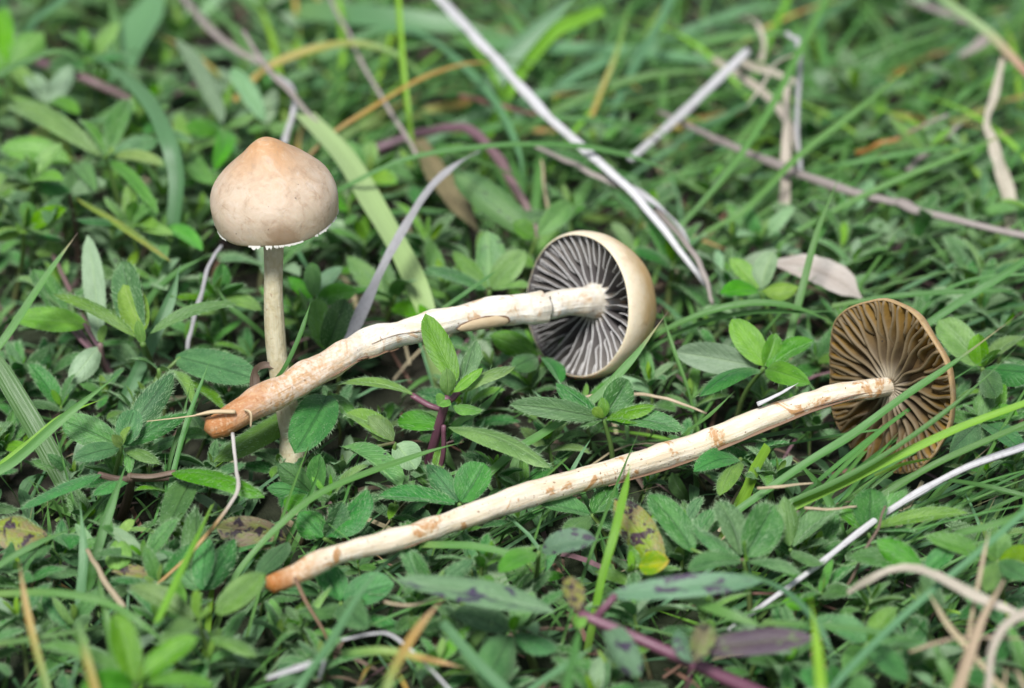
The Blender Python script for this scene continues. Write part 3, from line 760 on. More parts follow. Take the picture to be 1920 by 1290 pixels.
sprig('brown-stemmed plant with a long yellow-tipped leaf under the orange root end', 245, 893, 1.4, [(320, 884, 496, 932, 62, 'green', 1.5, 1.6, dict(shape='oval', hair=1.5, cup=-0.2)), (192, 886, 38, 955, 50, H, 1.4, 1.5, dict(hair=1.5)), (372, 884, 312, 1002, 62, H, 1.3, 1.1, dict(shape='oval')), (None, 0, 250, 830, 30, GR), (None, 0, 175, 930, 50, H, 1.2, 1.3)], 1.2, stem='stem_brown', root=(225, 960, 0.2), stem_w=20)
sprig('upright pair of dark hairy leaves below the yellow-tipped leaf', 378, 1112, 1.0, [(None, 0, 368, 950, 62, H, 1.0, 1.5, dict(hair=1.3, arch=0.03)), (None, 0, 392, 1010, 46, H, 1.05, 1.4, dict(hair=1.3)), (None, 0, 300, 1030, 44, H), (None, 0, 440, 1010, 50, H, 1.0, 1.2)], 1.2)
sprig('fresh shoot with folded bright buds between two dark leaves', 372, 1165, 1.6, [(None, 0, 243, 1098, 50, GR, 1.6, 1.8, dict(cup=0.3)), (405, 1150, 497, 1075, 58, GR, 1.6, 2.0, dict(cup=0.3)), (395, 1195, 482, 1232, 52, GR, 1.5, 1.4, dict(arch=0.16)), (None, 0, 372, 1105, 36, Y, 1.6, 2.1), (None, 0, 395, 1145, 36, Y, 1.7, 2.0), (None, 0, 300, 1215, 44, GR)], 0.7, kind=GR)
sprig('blurred broad-leaved shoot next to the yellowing grass blade', 252, 1285, 2.0, [(None, 0, 372, 1195, 64, GR, 2.0, 2.4, dict(cup=0.3)), (None, 0, 72, 1212, 78, GR, 2.0, 2.3), (None, 0, 215, 1150, 60, GR, 2.0, 2.6), (None, 0, 150, 1290, 60, GR), (None, 0, 400, 1290, 60, GR), (None, 0, 265, 1240, 34, Y, 2.1, 2.5)], 0.4, kind=GR)
sprig('tiny bright round-leaved seedling among dark hairy leaves', 222, 1005, 1.3, [(None, 0, 222, 1068, 56, Y, 1.3, 1.2, dict(shape='round', hair=0.2)), (None, 0, 252, 975, 24, Y, 1.3, 1.5), (None, 0, 190, 990, 24, GR)], 0.4)
sprig('blotched brown and purple leaf in the hairy mat', 95, 1005, 1.3, [(None, 0, -20, 985, 95, 'blotched', 1.3, 1.5, dict(shape='oval')), (None, 0, 5, 1075, 66, H, 1.1, 1.1, dict(hair=1.8)), (None, 0, 130, 1030, 66, H, 1.0, 1.2, dict(hair=1.8))], 1.4)
sprig('yellow and black mottled leaf beside the foot of the upright mushroom', 545, 1012, 1.0, [(None, 0, 405, 990, 66, 'blotched', 1.0, 1.25, dict(shape='oval')), (None, 0, 400, 1050, 54, H, 0.9, 0.9), (None, 0, 480, 1080, 44, H)], 0.5)
sprig('reddish spotted leaf half hidden under the pale bent straw', 300, 1085, 1.0, [(None, 0, 208, 1072, 36, 'blotched', 1.0, 1.15), (None, 0, 350, 1130, 40, GR)], 0.6)
sprig('dim leaves closing round the foot of the upright mushroom', 590, 930, 0.9, [(None, 0, 520, 870, 50, H, 0.9, 1.5), (None, 0, 540, 960, 56, GR, 0.9, 1.1), (None, 0, 600, 850, 44, H, 0.9, 1.6), (None, 0, 500, 915, 40, H, 0.9, 1.2)], 0.8)
# --- middle
sprig('dark grooved hairy leaf drooping below the white stem of the grey-gilled mushroom', 618, 735, 1.7, [(None, 0, 552, 850, 84, H, 1.7, 1.45, dict(shape='oval', cup=0.3, hair=1.2)), (None, 0, 400, 866, 66, GR, 1.3, 1.1, dict(hair=1.0)), (None, 0, 660, 800, 40, GR, 1.5, 1.3)], 1.1)
sprig('blue-green hairy leaf behind the white stem of the grey-gilled mushroom', 610, 660, 1.3, [(None, 0, 648, 560, 58, H, 1.3, 2.1, dict(shape='oval')), (None, 0, 590, 560, 50, GR, 1.3, 1.8), (None, 0, 700, 640, 46, H)], 1.0)
sprig('pair of green shoots between the upright mushroom and the grey dry blade', 590, 560, 1.5, [(580, 600, 560, 545, 42, GR, 1.5, 2.1), (None, 0, 585, 492, 36, GR, 1.8, 2.2), (None, 0, 670, 545, 44, GR), (None, 0, 640, 500, 40, PA), (None, 0, 540, 520, 30, GR)], 0.3, kind=GR)
sprig('bright young sprig growing in front of the white fallen stem', 838, 745, 2.1, [(856, 715, 797, 588, 54, 'green', 2.15, 2.85, dict(cup=0.15, arch=0.03, hair=0.3)), (868, 720, 893, 638, 46, H, 2.0, 2.4, dict(hair=1.2)), (862, 735, 967, 688, 44, GR, 2.1, 2.4, dict(arch=0.14, hair=0.6)), (850, 735, 905, 690, 30, Y, 2.2, 2.5), (780, 742, 622, 722, 40, GR, 2.0, 2.0, dict(cup=0.15, hair=0.6)), (None, 0, 838, 690, 34, Y, 2.1, 2.6), (None, 0, 820, 760, 36, Y, 2.1, 2.1), (850, 760, 905, 770, 50, GR, 1.9, 1.9)], 0.7, stem='stem_purple', root=(795, 890, 0.4), stem_w=20)
sprig('large long leaf lying between the two fallen stems', 832, 798, 1.6, [(842, 800, 1032, 878, 70, 'green', 1.6, 1.5, dict(shape='oval', cup=-0.15, hair=0.8)), (None, 0, 745, 790, 44, GR, 1.5, 1.4)], 0.8, stem='stem_purple')
sprig('pale leaves hanging under the bright young sprig', 740, 830, 1.4, [(640, 838, 752, 915, 74, SP, 1.4, 1.25, dict(shape='oval', hair=0.7)), (None, 0, 650, 775, 56, GR, 1.4, 1.5), (None, 0, 780, 880, 60, PA, 1.3, 1.0), (None, 0, 690, 780, 46, GR, 1.4, 1.7)], 0.6, kind=GR)
sprig('dark hairy leaf pair touching the cream stem of the brown-gilled mushroom', 862, 945, 1.1, [(None, 0, 708, 930, 60, H, 1.1, 1.25, dict(hair=1.6)), (None, 0, 908, 868, 74, H, 1.15, 1.6, dict(shape='oval', arch=0.03, hair=1.2)), (None, 0, 800, 870, 46, H)], 1.4)
sprig('broad silvery hairy leaf above the cream stem of the brown-gilled mushroom', 608, 1010, 1.0, [(None, 0, 690, 918, 96, H, 1.0, 1.55, dict(shape='oval', hair=1.8, arch=0.02)), (None, 0, 560, 960, 60, H, 1.0, 1.3), (None, 0, 640, 940, 50, H, 1.0, 1.5)], 1.6)
sprig('spotted upright leaf behind the ring of the white fallen stem', 918, 545, 1.5, [(None, 0, 913, 432, 66, SP, 1.5, 2.2, dict(shape='oval', arch=0.0)), (None, 0, 797, 502, 40, H, 1.6, 1.9, dict(hair=0.8)), (None, 0, 985, 470, 56, GR, 1.5, 2.1), (None, 0, 990, 540, 60, GR, 1.5, 1.8), (None, 0, 850, 470, 40, GR)], 0.5)
sprig('bright green leaf with one dark blotch behind the grey-gilled cap', 1005, 445, 1.7, [(None, 0, 848, 318, 66, SP, 1.7, 2.3, dict(shape='oval', arch=0.04)), (None, 0, 1070, 380, 46, GR), (None, 0, 960, 420, 44, GR)], 0.2, kind=GR)
sprig('green leaf tucked under the grey gills', 1012, 668, 1.2, [(None, 0, 918, 628, 50, GR, 1.2, 1.5), (None, 0, 960, 690, 46, H), (None, 0, 1050, 720, 40, H)], 0.6, stem='stem_purple')
sprig('hairy rosette growing just below the grey-gilled cap', 1132, 785, 1.5, [(None, 0, 1042, 718, 46, H, 1.5, 1.9, dict(hair=1.4)), (None, 0, 1178, 712, 64, H, 1.5, 1.9, dict(hair=1.5)), (None, 0, 1230, 762, 46, GR, 1.5, 1.8, dict(hair=1.4)), (None, 0, 1282, 808, 52, H, 1.5, 1.5, dict(hair=1.3)), (None, 0, 955, 758, 44, H, 1.5, 1.7, dict(hair=1.4)), (None, 0, 1205, 795, 48, GR, 1.5, 1.6), (None, 0, 1130, 745, 26, Y, 1.55, 1.9), (None, 0, 1112, 765, 22, Y, 1.55, 1.8), (None, 0, 1090, 800, 40, H, 1.5, 1.4)], 1.3)
# --- right middle
sprig('young shoot of smooth leaves between the two fallen caps', 1432, 690, 1.6, [(1436, 685, 1372, 598, 58, GR, 1.6, 2.1, dict(hair=0.3)), (1440, 690, 1527, 638, 62, GR, 1.6, 1.9, dict(cup=0.3)), (None, 0, 1265, 660, 62, PA, 1.5, 1.6, dict(arch=0.04)), (None, 0, 1455, 625, 44, GR, 1.6, 2.0), (None, 0, 1310, 745, 50, H), (None, 0, 1520, 720, 46, GR)], 0.4, kind=GR)
sprig('pale green shoot in front of the whitish dead leaf', 1425, 545, 1.7, [(None, 0, 1368, 483, 40, Y, 1.7, 2.1), (None, 0, 1450, 472, 50, PA, 1.7, 2.2), (None, 0, 1498, 538, 48, Y, 1.7, 1.8), (None, 0, 1350, 550, 44, GR)], 0.3, kind=GR)
sprig('hairy leaves low in the turf under the cream stem near the brown gills', 1390, 860, 1.0, [(None, 0, 1300, 885, 50, H), (None, 0, 1480, 830, 54, H), (None, 0, 1350, 930, 44, GR), (None, 0, 1440, 920, 40, GR)], 1.1)
sprig('sprig with bright buds right of the brown-gilled cap', 1842, 690, 1.5, [(None, 0, 1760, 600, 66, GR, 1.5, 2.0, dict(shape='oval')), (None, 0, 1835, 625, 44, Y, 1.5, 2.0), (None, 0, 1875, 655, 36, Y, 1.5, 1.9), (None, 0, 1940, 700, 60, H), (None, 0, 1870, 745, 50, H), (None, 0, 1920, 630, 50, GR)], 0.5)
sprig('dark sprig under the long grass blades right of the brown gills', 1840, 790, 1.2, [(None, 0, 1780, 850, 50, H), (None, 0, 1910, 780, 50, GR), (None, 0, 1850, 730, 46, GR), (None, 0, 1920, 850, 50, H)], 0.9)
# --- lower right
sprig('hairy rosette with a pale folded bud below the long cream stem', 1395, 1050, 1.4, [(None, 0, 1300, 985, 56, H, 1.4, 1.6, dict(hair=1.4)), (1390, 1040, 1345, 940, 60, H, 1.4, 1.8, dict(hair=1.4)), (None, 0, 1450, 950, 84, H, 1.4, 1.8, dict(shape='oval', hair=1.6)), (None, 0, 1503, 1078, 44, H, 1.4, 1.5, dict(hair=1.4)), (None, 0, 1392, 1020, 40, Y, 1.4, 1.75), (None, 0, 1290, 1070, 50, H), (1300, 1035, 1215, 928, 60, H, 1.3, 1.7, dict(hair=1.3))], 1.4)
sprig('hairy leaf fan between the pale straw and the long cream stem', 1482, 1030, 1.2, [(None, 0, 1578, 955, 62, H, 1.2, 1.6, dict(hair=1.4)), (None, 0, 1470, 930, 46, GR, 1.2, 1.8), (None, 0, 1540, 1060, 40, H)], 1.2)
sprig('heart-tipped leaf and long fuzzy leaf beyond the pale straw', 1628, 1000, 1.2, [(None, 0, 1632, 915, 70, H, 1.2, 1.8, dict(shape='round')), (1640, 990, 1818, 962, 36, GR, 1.3, 1.6, dict(arch=0.1, hair=1.6)), (None, 0, 1720, 1000, 40, H), (None, 0, 1570, 960, 40, GR), (None, 0, 1700, 910, 50, GR)], 1.1)
sprig('fuzzy sprig pushing up beside the blurred beige straw', 1735, 1072, 1.5, [(None, 0, 1642, 1012, 52, GR, 1.5, 1.8, dict(hair=1.6)), (None, 0, 1590, 1045, 44, H, 1.4, 1.5, dict(hair=1.4)), (None, 0, 1790, 1030, 44, H), (None, 0, 1760, 1140, 50, H)], 1.3)
sprig('bright-centred fuzzy sprig beside the tan straw clump', 1870, 1050, 1.6, [(None, 0, 1735, 1006, 44, GR, 1.6, 1.9, dict(hair=1.5)), (None, 0, 1868, 990, 54, GR, 1.6, 2.0), (None, 0, 1935, 1030, 44, Y, 1.6, 1.9), (None, 0, 1830, 1020, 34, Y, 1.6, 2.0), (None, 0, 1930, 1090, 50, H), (None, 0, 1850, 1110, 40, GR)], 1.0)
sprig('low fuzzy sprig with a pale bud in the dark gap below the blurred straw', 1628, 1205, 1.4, [(None, 0, 1680, 1140, 54, GR, 1.4, 1.8, dict(hair=1.3)), (None, 0, 1745, 1212, 40, H, 1.4, 1.5, dict(hair=1.4)), (None, 0, 1560, 1160, 50, H, 1.4, 1.6), (None, 0, 1625, 1175, 34, Y, 1.4, 1.75), (None, 0, 1590, 1270, 60, H, 1.3, 1.2), (None, 0, 1700, 1280, 50, H)], 1.1)
sprig('small fuzzy leaf standing behind the blurred upright blade', 1570, 1290, 1.5, [(None, 0, 1572, 1250, 56, H, 1.5, 1.9, dict(shape='oval')), (None, 0, 1500, 1260, 50, H), (None, 0, 1640, 1290, 50, H)], 1.0)
# --- lower middle
sprig('four-leaved hairy sprig in the dark gap under the purple stem', 962, 1185, 1.1, [(None, 0, 912, 1290, 78, H, 1.1, 1.2, dict(shape='oval', cup=-0.15)), (None, 0, 1042, 1222, 56, H, 1.1, 1.2, dict(shape='oval', cup=-0.25)), (None, 0, 850, 1150, 60, H, 1.1, 1.3), (None, 0, 1000, 1110, 50, GR, 1.1, 1.4), (None, 0, 970, 1155, 24, Y, 1.1, 1.4)], 0.9)
PU = dict(hair=0.25, nl=14)
sprig('soft-focus grey-green spotted leaf on a thick purple stem', 1085, 1150, 2.0, [(1040, 1147, 742, 1088, 86, 'greyleaf', 2.0, 2.2, dict(cup=0.15, arch=0.05, hair=0.2, nl=14)), (1140, 1118, 1432, 1090, 52, 'greyleaf', 2.1, 2.3, dict(hair=0.2, cup=0.2)), (None, 0, 1070, 1080, 44, 'blotched', 2.1, 2.3), (1130, 1160, 1200, 1270, 60, 'greyleaf', 1.9, 1.7, dict(hair=0.1)), (None, 0, 1085, 1180, 30, Y, 2.0, 1.9)], 0.3, stem='stem_purple', root=(1460, 1300, 1.2), stem_w=25)
sprig('purple-tinted leaf beside the thick purple stem', 1300, 1245, 1.9, [(1305, 1218, 1528, 1195, 62, 'purple', 1.9, 2.1, dict(cup=0.1, hair=0.1)), (None, 0, 1330, 1170, 50, 'blotched', 1.9, 2.1), (None, 0, 1270, 1180, 46, 'greyleaf')], 0.3, stem='stem_purple')
sprig('yellow leaf with black blotches next to the upright bright grass blade', 1195, 1060, 1.2, [(1240, 1058, 1152, 935, 74, 'blotched', 1.2, 1.6, dict(shape='oval')), (None, 0, 1255, 1050, 50, 'yellowing')], 1.0)
sprig('green leaf with a grey bruised edge below the cream stem', 1010, 1035, 1.5, [(None, 0, 1118, 1012, 56, 'greyleaf', 1.5, 1.8), (None, 0, 935, 1075, 46, GR)], 0.4)
sprig('dark leaves under the middle of the cream stem', 1110, 965, 0.9, [(None, 0, 1010, 945, 50, H), (None, 0, 1150, 905, 54, H, 0.9, 1.1), (None, 0, 1190, 960, 50, H), (None, 0, 1060, 1000, 46, GR)], 1.0)
sprig('low hairy leaves beneath the orange end of the cream stem', 640, 1130, 0.9, [(None, 0, 740, 1095, 70, H, 0.9, 1.2), (None, 0, 560, 1150, 60, H), (None, 0, 690, 1180, 60, H), (None, 0, 600, 1060, 60, H, 0.9, 1.2)], 1.1)

# ------------------------------------------------------------------ grass blades and straws placed one by one
def blade(name, label, cat, pts, widths, mat, mode='z', taper='tip', form='ribbon', root=True, fold=0.22, group=None, face=None, kink=0.0, n=None):
    """pts run from the root end to the tip, in photograph pixels plus height (z) or depth (d); widths in pixels"""
    q = [P(t, mode) for t in pts]
    if root and q[0].z > 0.25:
        d = (q[0] - q[1]); d.z = 0; d = d.normalized() * min(0.7, q[0].z * 0.6)
        q = [Vector((q[0].x + d.x, q[0].y + d.y, -0.1)), q[0] + d * 0.35 - Vector((0, 0, q[0].z * 0.35))] + q
        widths = [lerp_list(widths, 0)] * 2 + [lerp_list(widths, i / max(1, len(pts) - 1)) for i in range(len(pts))]
    n = n or 8 * (len(q) - 1)
    c = catmull(q, n)
    if kink:
        sd = nseed()
        c = [p + Vector((noise.noise(Vector((i * .22, sd, 0))), noise.noise(Vector((i * .22, sd, 5))), noise.noise(Vector((i * .22, sd, 9))))) * kink for i, p in enumerate(c)]
    W = []
    for i, p in enumerate(c):
        t = i / n; wd = lerp_list(widths, t) * pxcm(p)
        if taper in ('tip', 'both'): wd *= 1 - 0.93 * sstep(0.72, 1.0, t) ** 1.3
        if cat in ('straw', 'dead leaf'): wd *= 1 + 0.16 * noise.noise(Vector((i * 0.45, len(label), 0)))
        if taper == 'both': wd *= 0.1 + 0.9 * sstep(0, 0.2, t)
        W.append(wd)
    base = q[0].copy()
    if form == 'tube':
        V, F, UV = tube_geo(c, [x * 0.5 for x in W], FACE, 9, 0.75, 0.22 if kink else 0.06, nseed(), cap_round=False, rfreq=2.0)
    else:
        R = random.Random(nseed())
        V, F, UV = ribbon_geo(c, W, face or (FACE + Vector((R.gauss(0, .35), R.gauss(0, .2), 0))).normalized(), fold, 4, 1.1 if cat == 'straw' else 0.35)
    return tag(mesh_obj(name, V, F, mat, UV, None, None, base), label, cat, group)

def grass(label, pts, w_, mat='grass', **k): return blade('grass_shoot', label, 'grass', pts, w_, mat, **k)
def straw(label, pts, w_, mat='straw_mauve', **k):
    w_ = [x * 0.76 for x in w_]
    k.setdefault('root', False); k.setdefault('form', 'tube'); k.setdefault('kink', 0.04); k.setdefault('taper', 'none')
    return blade('dry_straw', label, 'straw', pts, w_, mat, **k)

# upper left
grass('broad blue-green blade curving over behind the wide grooved oval leaf', [(326, 420, 1.7), (332, 330, 2.4), (312, 255, 2.9), (280, 192, 3.0), (225, 138, 2.9), (150, 90, 2.6)], [28, 34, 32, 28, 22, 12], 'grass_blue', fold=0.1)
grass('thin arching blade drooping to a fine tip over the bright round-leaved shoot', [(-20, 160, 2.9), (60, 110, 3.3), (120, 97, 3.4), (168, 130, 3.2)], [13, 12, 8, 4], 'grass_dark')
grass('pair-like stiff blade leaning past the top of the bright round-leaved shoot', [(60, 48, 2.0), (120, 0, 2.6), (160, -40, 3.0)], [18, 18, 16], 'grass_blue')
grass('dark blurred blade rising left of the tall blue-green leaf', [(220, 110, 1.5), (212, 40, 2.0), (205, -40, 2.6)], [14, 14, 12], 'grass_dark')
grass('very broad soft blade behind the tall blue-green leaf', [(225, 125, 1.2), (270, 40, 1.8), (310, -50, 2.3)], [80, 85, 70], 'grass_blue', fold=0.08)
straw('twisted mauve dead stalk crossing behind the forked grey straw', [(340, -10, 2.2), (390, 50, 2.2), (440, 92, 2.1), (490, 118, 2.0)], [18, 20, 18, 14])
straw('forked grey straw whose upper end stands above the tan umbonate cap', [(455, 58, 3.2), (490, 112, 3.0), (545, 175, 2.7), (600, 235, 2.4), (640, 275, 2.2)], [11, 14, 15, 12, 9], 'straw_mauve')
straw('short bent straw dropping behind the tip of the tan umbonate cap', [(520, 140, 2.5), (546, 165, 2.5), (552, 200, 2.4), (532, 270, 2.0)], [8, 15, 14, 17], 'straw_grey')
grass('yellow blade turning green as it arches above the tan umbonate cap', [(440, 190, 1.9), (500, 130, 2.3), (590, 93, 2.6), (680, 84, 2.6), (760, 115, 2.4), (820, 175, 2.0)], [14, 18, 18, 16, 15, 10], 'grass_yellow', root=False)
grass('wide pale green faded blade leaning past the tan umbonate cap', [(800, 590, 1.1), (765, 500, 1.6), (705, 395, 2.0), (645, 295, 2.3), (570, 215, 2.5)], [40, 48, 54, 56, 44], 'pale_blade', fold=0.06, taper='none')
grass('tan-orange dead blade arching from the pale faded blade to the white straw', [(560, 315, 1.9), (620, 255, 2.3), (700, 203, 2.6), (790, 150, 2.8), (870, 123, 2.8), (940, 116, 2.7)], [10, 12, 14, 15, 16, 14], 'orange_blade', root=False)
straw('slim grey straw slanting down to the thin arching blade', [(612, -20, 2.4), (660, 80, 2.4), (720, 190, 2.2), (785, 295, 1.9)], [9, 10, 11, 10], 'straw_mauve')
grass('upright bright blade crossing the tan-orange dead blade', [(770, 280, 1.4), (763, 210, 2.0), (752, 100, 2.8), (744, -20, 3.5)], [14, 14, 13, 12], 'grass_bright', taper='none')
grass('broad yellow-green blade with a blunt bent tip beside the white straw', [(920, 240, 1.3), (975, 135, 2.0), (1035, 62, 2.5), (1080, 38, 2.6), (1130, 18, 2.6)], [20, 25, 26, 25, 20], 'grass_bright', fold=0.12, taper='none')
grass('broad blue-green blade behind the blunt-tipped yellow-green blade', [(915, 165, 1.2), (990, 80, 1.9), (1090, -20, 2.7)], [40, 44, 40], 'grass_blue', fold=0.12)
grass('long blue-green blade arching over and down through the dead orange blade', [(600, 110, 1.6), (700, 62, 2.1), (780, 65, 2.3), (850, 110, 2.3), (925, 190, 2.1), (970, 280, 1.7), (982, 350, 1.3)], [14, 18, 20, 20, 18, 15, 10], 'grass_blue', root=False)
grass('pale horizontal blade lying behind the white straw', [(850, 75, 1.4), (1000, 88, 1.6), (1180, 98, 1.6), (1420, 125, 1.4)], [34, 32, 32, 26], 'grass_blue', root=False, fold=0.1)
grass('second broad horizontal blade at the back of the turf', [(560, 20, 1.4), (740, 35, 1.7), (930, 60, 1.6)], [42, 46, 30], 'grass_blue', root=False, fold=0.1)
grass('fine green blade bowing in a long arch in front of the white straw', [(590, 385, 1.8), (660, 345, 2.3), (760, 300, 2.7), (880, 278, 2.9), (1000, 271, 2.9), (1120, 279, 2.7), (1230, 310, 2.4), (1335, 368, 2.0)], [9, 10, 11, 11, 11, 11, 10, 7], 'grass')
straw('flat grey dry blade leaning from behind the white fallen stem', [(655, 640, 1.6), (690, 560, 2.1), (740, 460, 2.5), (800, 362, 2.8), (850, 312, 2.9), (900, 283, 2.9)], [40, 40, 36, 30, 20, 8], 'straw_grey', form='ribbon', kink=0.0, fold=0.05)
blade('twig', 'short reddish broken twig behind the long arching blade', 'twig', [(862, 178, 1.8), (930, 195, 1.9), (1008, 217, 1.8)], [11, 11, 12], 'twig_red', form='tube', taper='none', root=False, kink=0.03)
blade('creeping_stem', 'bent purple creeping stem running down to the grey-gilled cap', 'stem', [(680, 285, 1.0), (780, 252, 1.3), (840, 240, 1.7), (885, 245, 1.9), (930, 292, 1.8), (965, 350, 1.6), (1015, 450, 1.0)], [16, 18, 18, 20, 20, 19, 17], 'stem_mauve', form='tube', taper='none', root=False, kink=0.03)
straw('long whitish straw slanting across the whole back to the grey-gilled cap', [(815, -12, 3.0), (880, 57, 3.0), (930, 112, 2.9), (1020, 210, 2.7), (1110, 292, 2.5), (1190, 365, 2.2), (1245, 432, 1.9), (1330, 540, 1.3)], [23, 25, 25, 25, 24, 20, 18, 14], 'straw_white', kink=0.02)
straw('second pale split of the long whitish straw', [(1140, 335, 2.2), (1180, 350, 2.2), (1225, 382, 2.1), (1275, 430, 1.8), (1300, 480, 1.4)], [10, 18, 20, 16, 8], 'straw_grey', form='ribbon', kink=0)
straw('brownish straw joining the long whitish straw', [(1005, 275, 2.1), (1060, 300, 2.2), (1110, 325, 2.2), (1160, 350, 2.1)], [12, 14, 16, 14])
straw('thin drooping brown straw behind the grey-gilled cap', [(1230, 390, 2.0), (1285, 455, 1.9), (1320, 510, 1.7), (1335, 570, 1.3)], [16, 15, 14, 10], 'straw_mauve')
blade('dead_leaf', 'tan withered leaf behind the bright blotched leaf', 'dead leaf', [(785, 262, 1.7), (815, 320, 1.6), (860, 385, 1.4), (900, 440, 1.1)], [24, 46, 46, 20], 'tanleaf', root=False, fold=0.1)
straw('thin tan grass stalk standing left of the dark blue-green leaf', [(1015, 300, 2.0), (1022, 360, 1.6), (1035, 430, 1.0)], [6, 8, 8], 'straw_tan')
grass('thin blade turning orange at its foot behind the thick white straw', [(1108, 222, 1.4), (1130, 165, 1.8), (1160, 90, 2.4), (1185, -15, 3.0)], [10, 10, 10, 8], 'grass_yellow', root=False)
grass('blue-green blade leaning right above the thick white straw', [(1150, 215, 1.4), (1200, 110, 2.0), (1240, 40, 2.4), (1270, -30, 2.8)], [18, 18, 17, 16], 'grass_blue', taper='none')
# upper right
straw('thick white straw with a rounded upper end', [(1180, 300, 1.6), (1280, 212, 2.0), (1345, 150, 2.3), (1402, 95, 2.5)], [18, 23, 24, 22], 'straw_white', kink=0.015)
straw('long mauve stalk with a swollen joint running off to the right', [(1235, 208, 1.7), (1330, 255, 1.8), (1400, 285, 1.8), (1490, 322, 1.8), (1600, 360, 1.8), (1680, 378, 1.8), (1690, 381, 1.8), (1760, 405, 1.8), (1940, 445, 1.7)], [12, 20, 22, 26, 24, 22, 28, 20, 20], 'straw_mauve', kink=0.03)
grass('long thin blade leaning far right past the curled grey stalk', [(1260, 445, 1.1), (1360, 330, 1.9), (1440, 212, 2.6), (1500, 95, 3.2), (1560, -20, 3.8)], [9, 11, 13, 13, 10], 'grass', taper='none')
grass('long thin blade rising from the grey-gilled cap towards the upper right', [(1320, 440, 1.2), (1395, 395, 1.6), (1500, 290, 2.2), (1640, 180, 2.9), (1725, 112, 3.2)], [10, 12, 12, 11, 8], 'grass')
grass('long low blade with a brown tip reaching out to the right', [(1480, 445, 1.3), (1640, 358, 1.9), (1800, 290, 2.4), (1915, 238, 2.6)], [11, 13, 13, 11], 'grass_tip')
straw('dark grey upright stalk with a curled white top', [(1500, 335, 1.4), (1495, 220, 2.2), (1500, 120, 2.8), (1495, 80, 3.0), (1475, 62, 3.1)], [12, 12, 13, 16, 14], 'straw_grey', kink=0.05)
straw('pale upright dead stalk behind the dark grey stalk', [(1462, 440, 1.0), (1475, 300, 1.7), (1478, 160, 2.4)], [30, 26, 18], 'straw_beige', form='ribbon', kink=0.02, fold=0.3)
straw('hooked pale straw end above the thick white straw', [(1425, 115, 2.0), (1430, 80, 2.3), (1420, 50, 2.5), (1402, 34, 2.5)], [16, 16, 15, 12], 'straw_beige', form='ribbon', kink=0.02, fold=0.3)
straw('fine curled straw thread beside the dark grey stalk', [(1490, 103, 2.8), (1455, 118, 2.8), (1430, 160, 2.7), (1395, 206, 2.5)], [6, 7, 8, 9], 'straw_beige', kink=0.02, taper='tip')
straw('flat beige straw lying under the fine curled thread', [(1335, 112, 1.9), (1420, 168, 1.9), (1475, 230, 1.8), (1500, 290, 1.5)], [18, 24, 24, 14], 'straw_beige', form='ribbon', kink=0.02, fold=0.3)
straw('second flat beige straw beside the hooked straw end', [(1380, 110, 1.8), (1440, 135, 1.8), (1500, 160, 1.7)], [16, 22, 14], 'straw_beige', form='ribbon', kink=0.02, fold=0.3)
straw('wide beige dead stem standing at the right with a pale twist', [(1902, 430, 1.0), (1886, 350, 1.5), (1862, 270, 2.0), (1850, 225, 2.2), (1864, 180, 2.4), (1885, 100, 2.8)], [40, 36, 26, 14, 22, 14], 'straw_beige', form='ribbon', kink=0.02, fold=0.3)
straw('blurred mauve dead leaf lying under the reddish-tipped pale blade', [(1690, 0, 1.3), (1780, 35, 1.5), (1850, 70, 1.5), (1800, 110, 1.3)], [40, 46, 40, 20], 'straw_mauve', form='ribbon', kink=0.0)
grass('pale blade with a reddish end crossing the beige dead stems', [(1740, -15, 2.8), (1800, 28, 2.9), (1860, 75, 2.9), (1940, 160, 2.7)], [26, 30, 30, 24], 'grass_redtip', root=False, taper='none')
straw('orange stub fading to a grey straw end in the right background', [(1605, 286, 1.5), (1660, 268, 1.8), (1720, 240, 2.0), (1778, 215, 2.2)], [16, 15, 10, 8], 'orange_stub')
straw('dim mauve straw leaning right of the long jointed stalk', [(1700, 320, 1.4), (1760, 265, 1.7), (1810, 225, 1.9)], [14, 15, 12], 'straw_mauve', taper='tip')
grass('short bright blade with a pointed tip above the whitish dead leaf', [(1480, 640, 1.3), (1500, 560, 1.8), (1535, 430, 2.7), (1578, 320, 3.4)], [14, 15, 13, 8], 'grass')
grass('blade lying almost flat above the long jointed stalk', [(1530, 322, 1.4), (1640, 300, 1.7), (1760, 280, 1.8), (1850, 265, 1.8)], [11, 13, 13, 9], 'grass')
blade('dead_leaf', 'whitish dead leaf lying behind the brown-gilled cap', 'dead leaf', [(1455, 492, 1.5), (1510, 500, 1.6), (1570, 525, 1.5), (1622, 565, 1.2)], [18, 58, 66, 30], 'deadleaf', root=False, fold=0.06)
# left middle
grass('straight dark-tipped blade in front of the erect whitish leaf', [(-20, 680, 1.7), (20, 620, 2.1), (95, 507, 2.9), (146, 436, 3.4)], [15, 16, 13, 9], 'grass_tip')
grass('wide dark green blade in shade at the far left edge', [(130, 920, 0.5), (70, 810, 1.1), (0, 690, 1.8), (-40, 620, 2.2)], [40, 40, 36, 30], 'grass_dark', fold=0.15)
grass('pale pointed blade crossing the silvery hairy rosette', [(-30, 905, 1.5), (30, 862, 1.8), (130, 775, 2.4), (232, 694, 2.9)], [17, 18, 17, 13], 'grass')
grass('slightly lower blade running alongside the pale pointed blade', [(-10, 885, 1.3), (60, 828, 1.7), (120, 780, 2.0), (200, 745, 2.3)], [13, 14, 12, 8], 'grass_bright')
grass('blue-green blade standing behind the young four-leaved sprig', [(235, 750, 0.9), (285, 640, 1.5), (320, 560, 2.0), (338, 495, 2.4)], [24, 24, 22, 14], 'grass_blue')
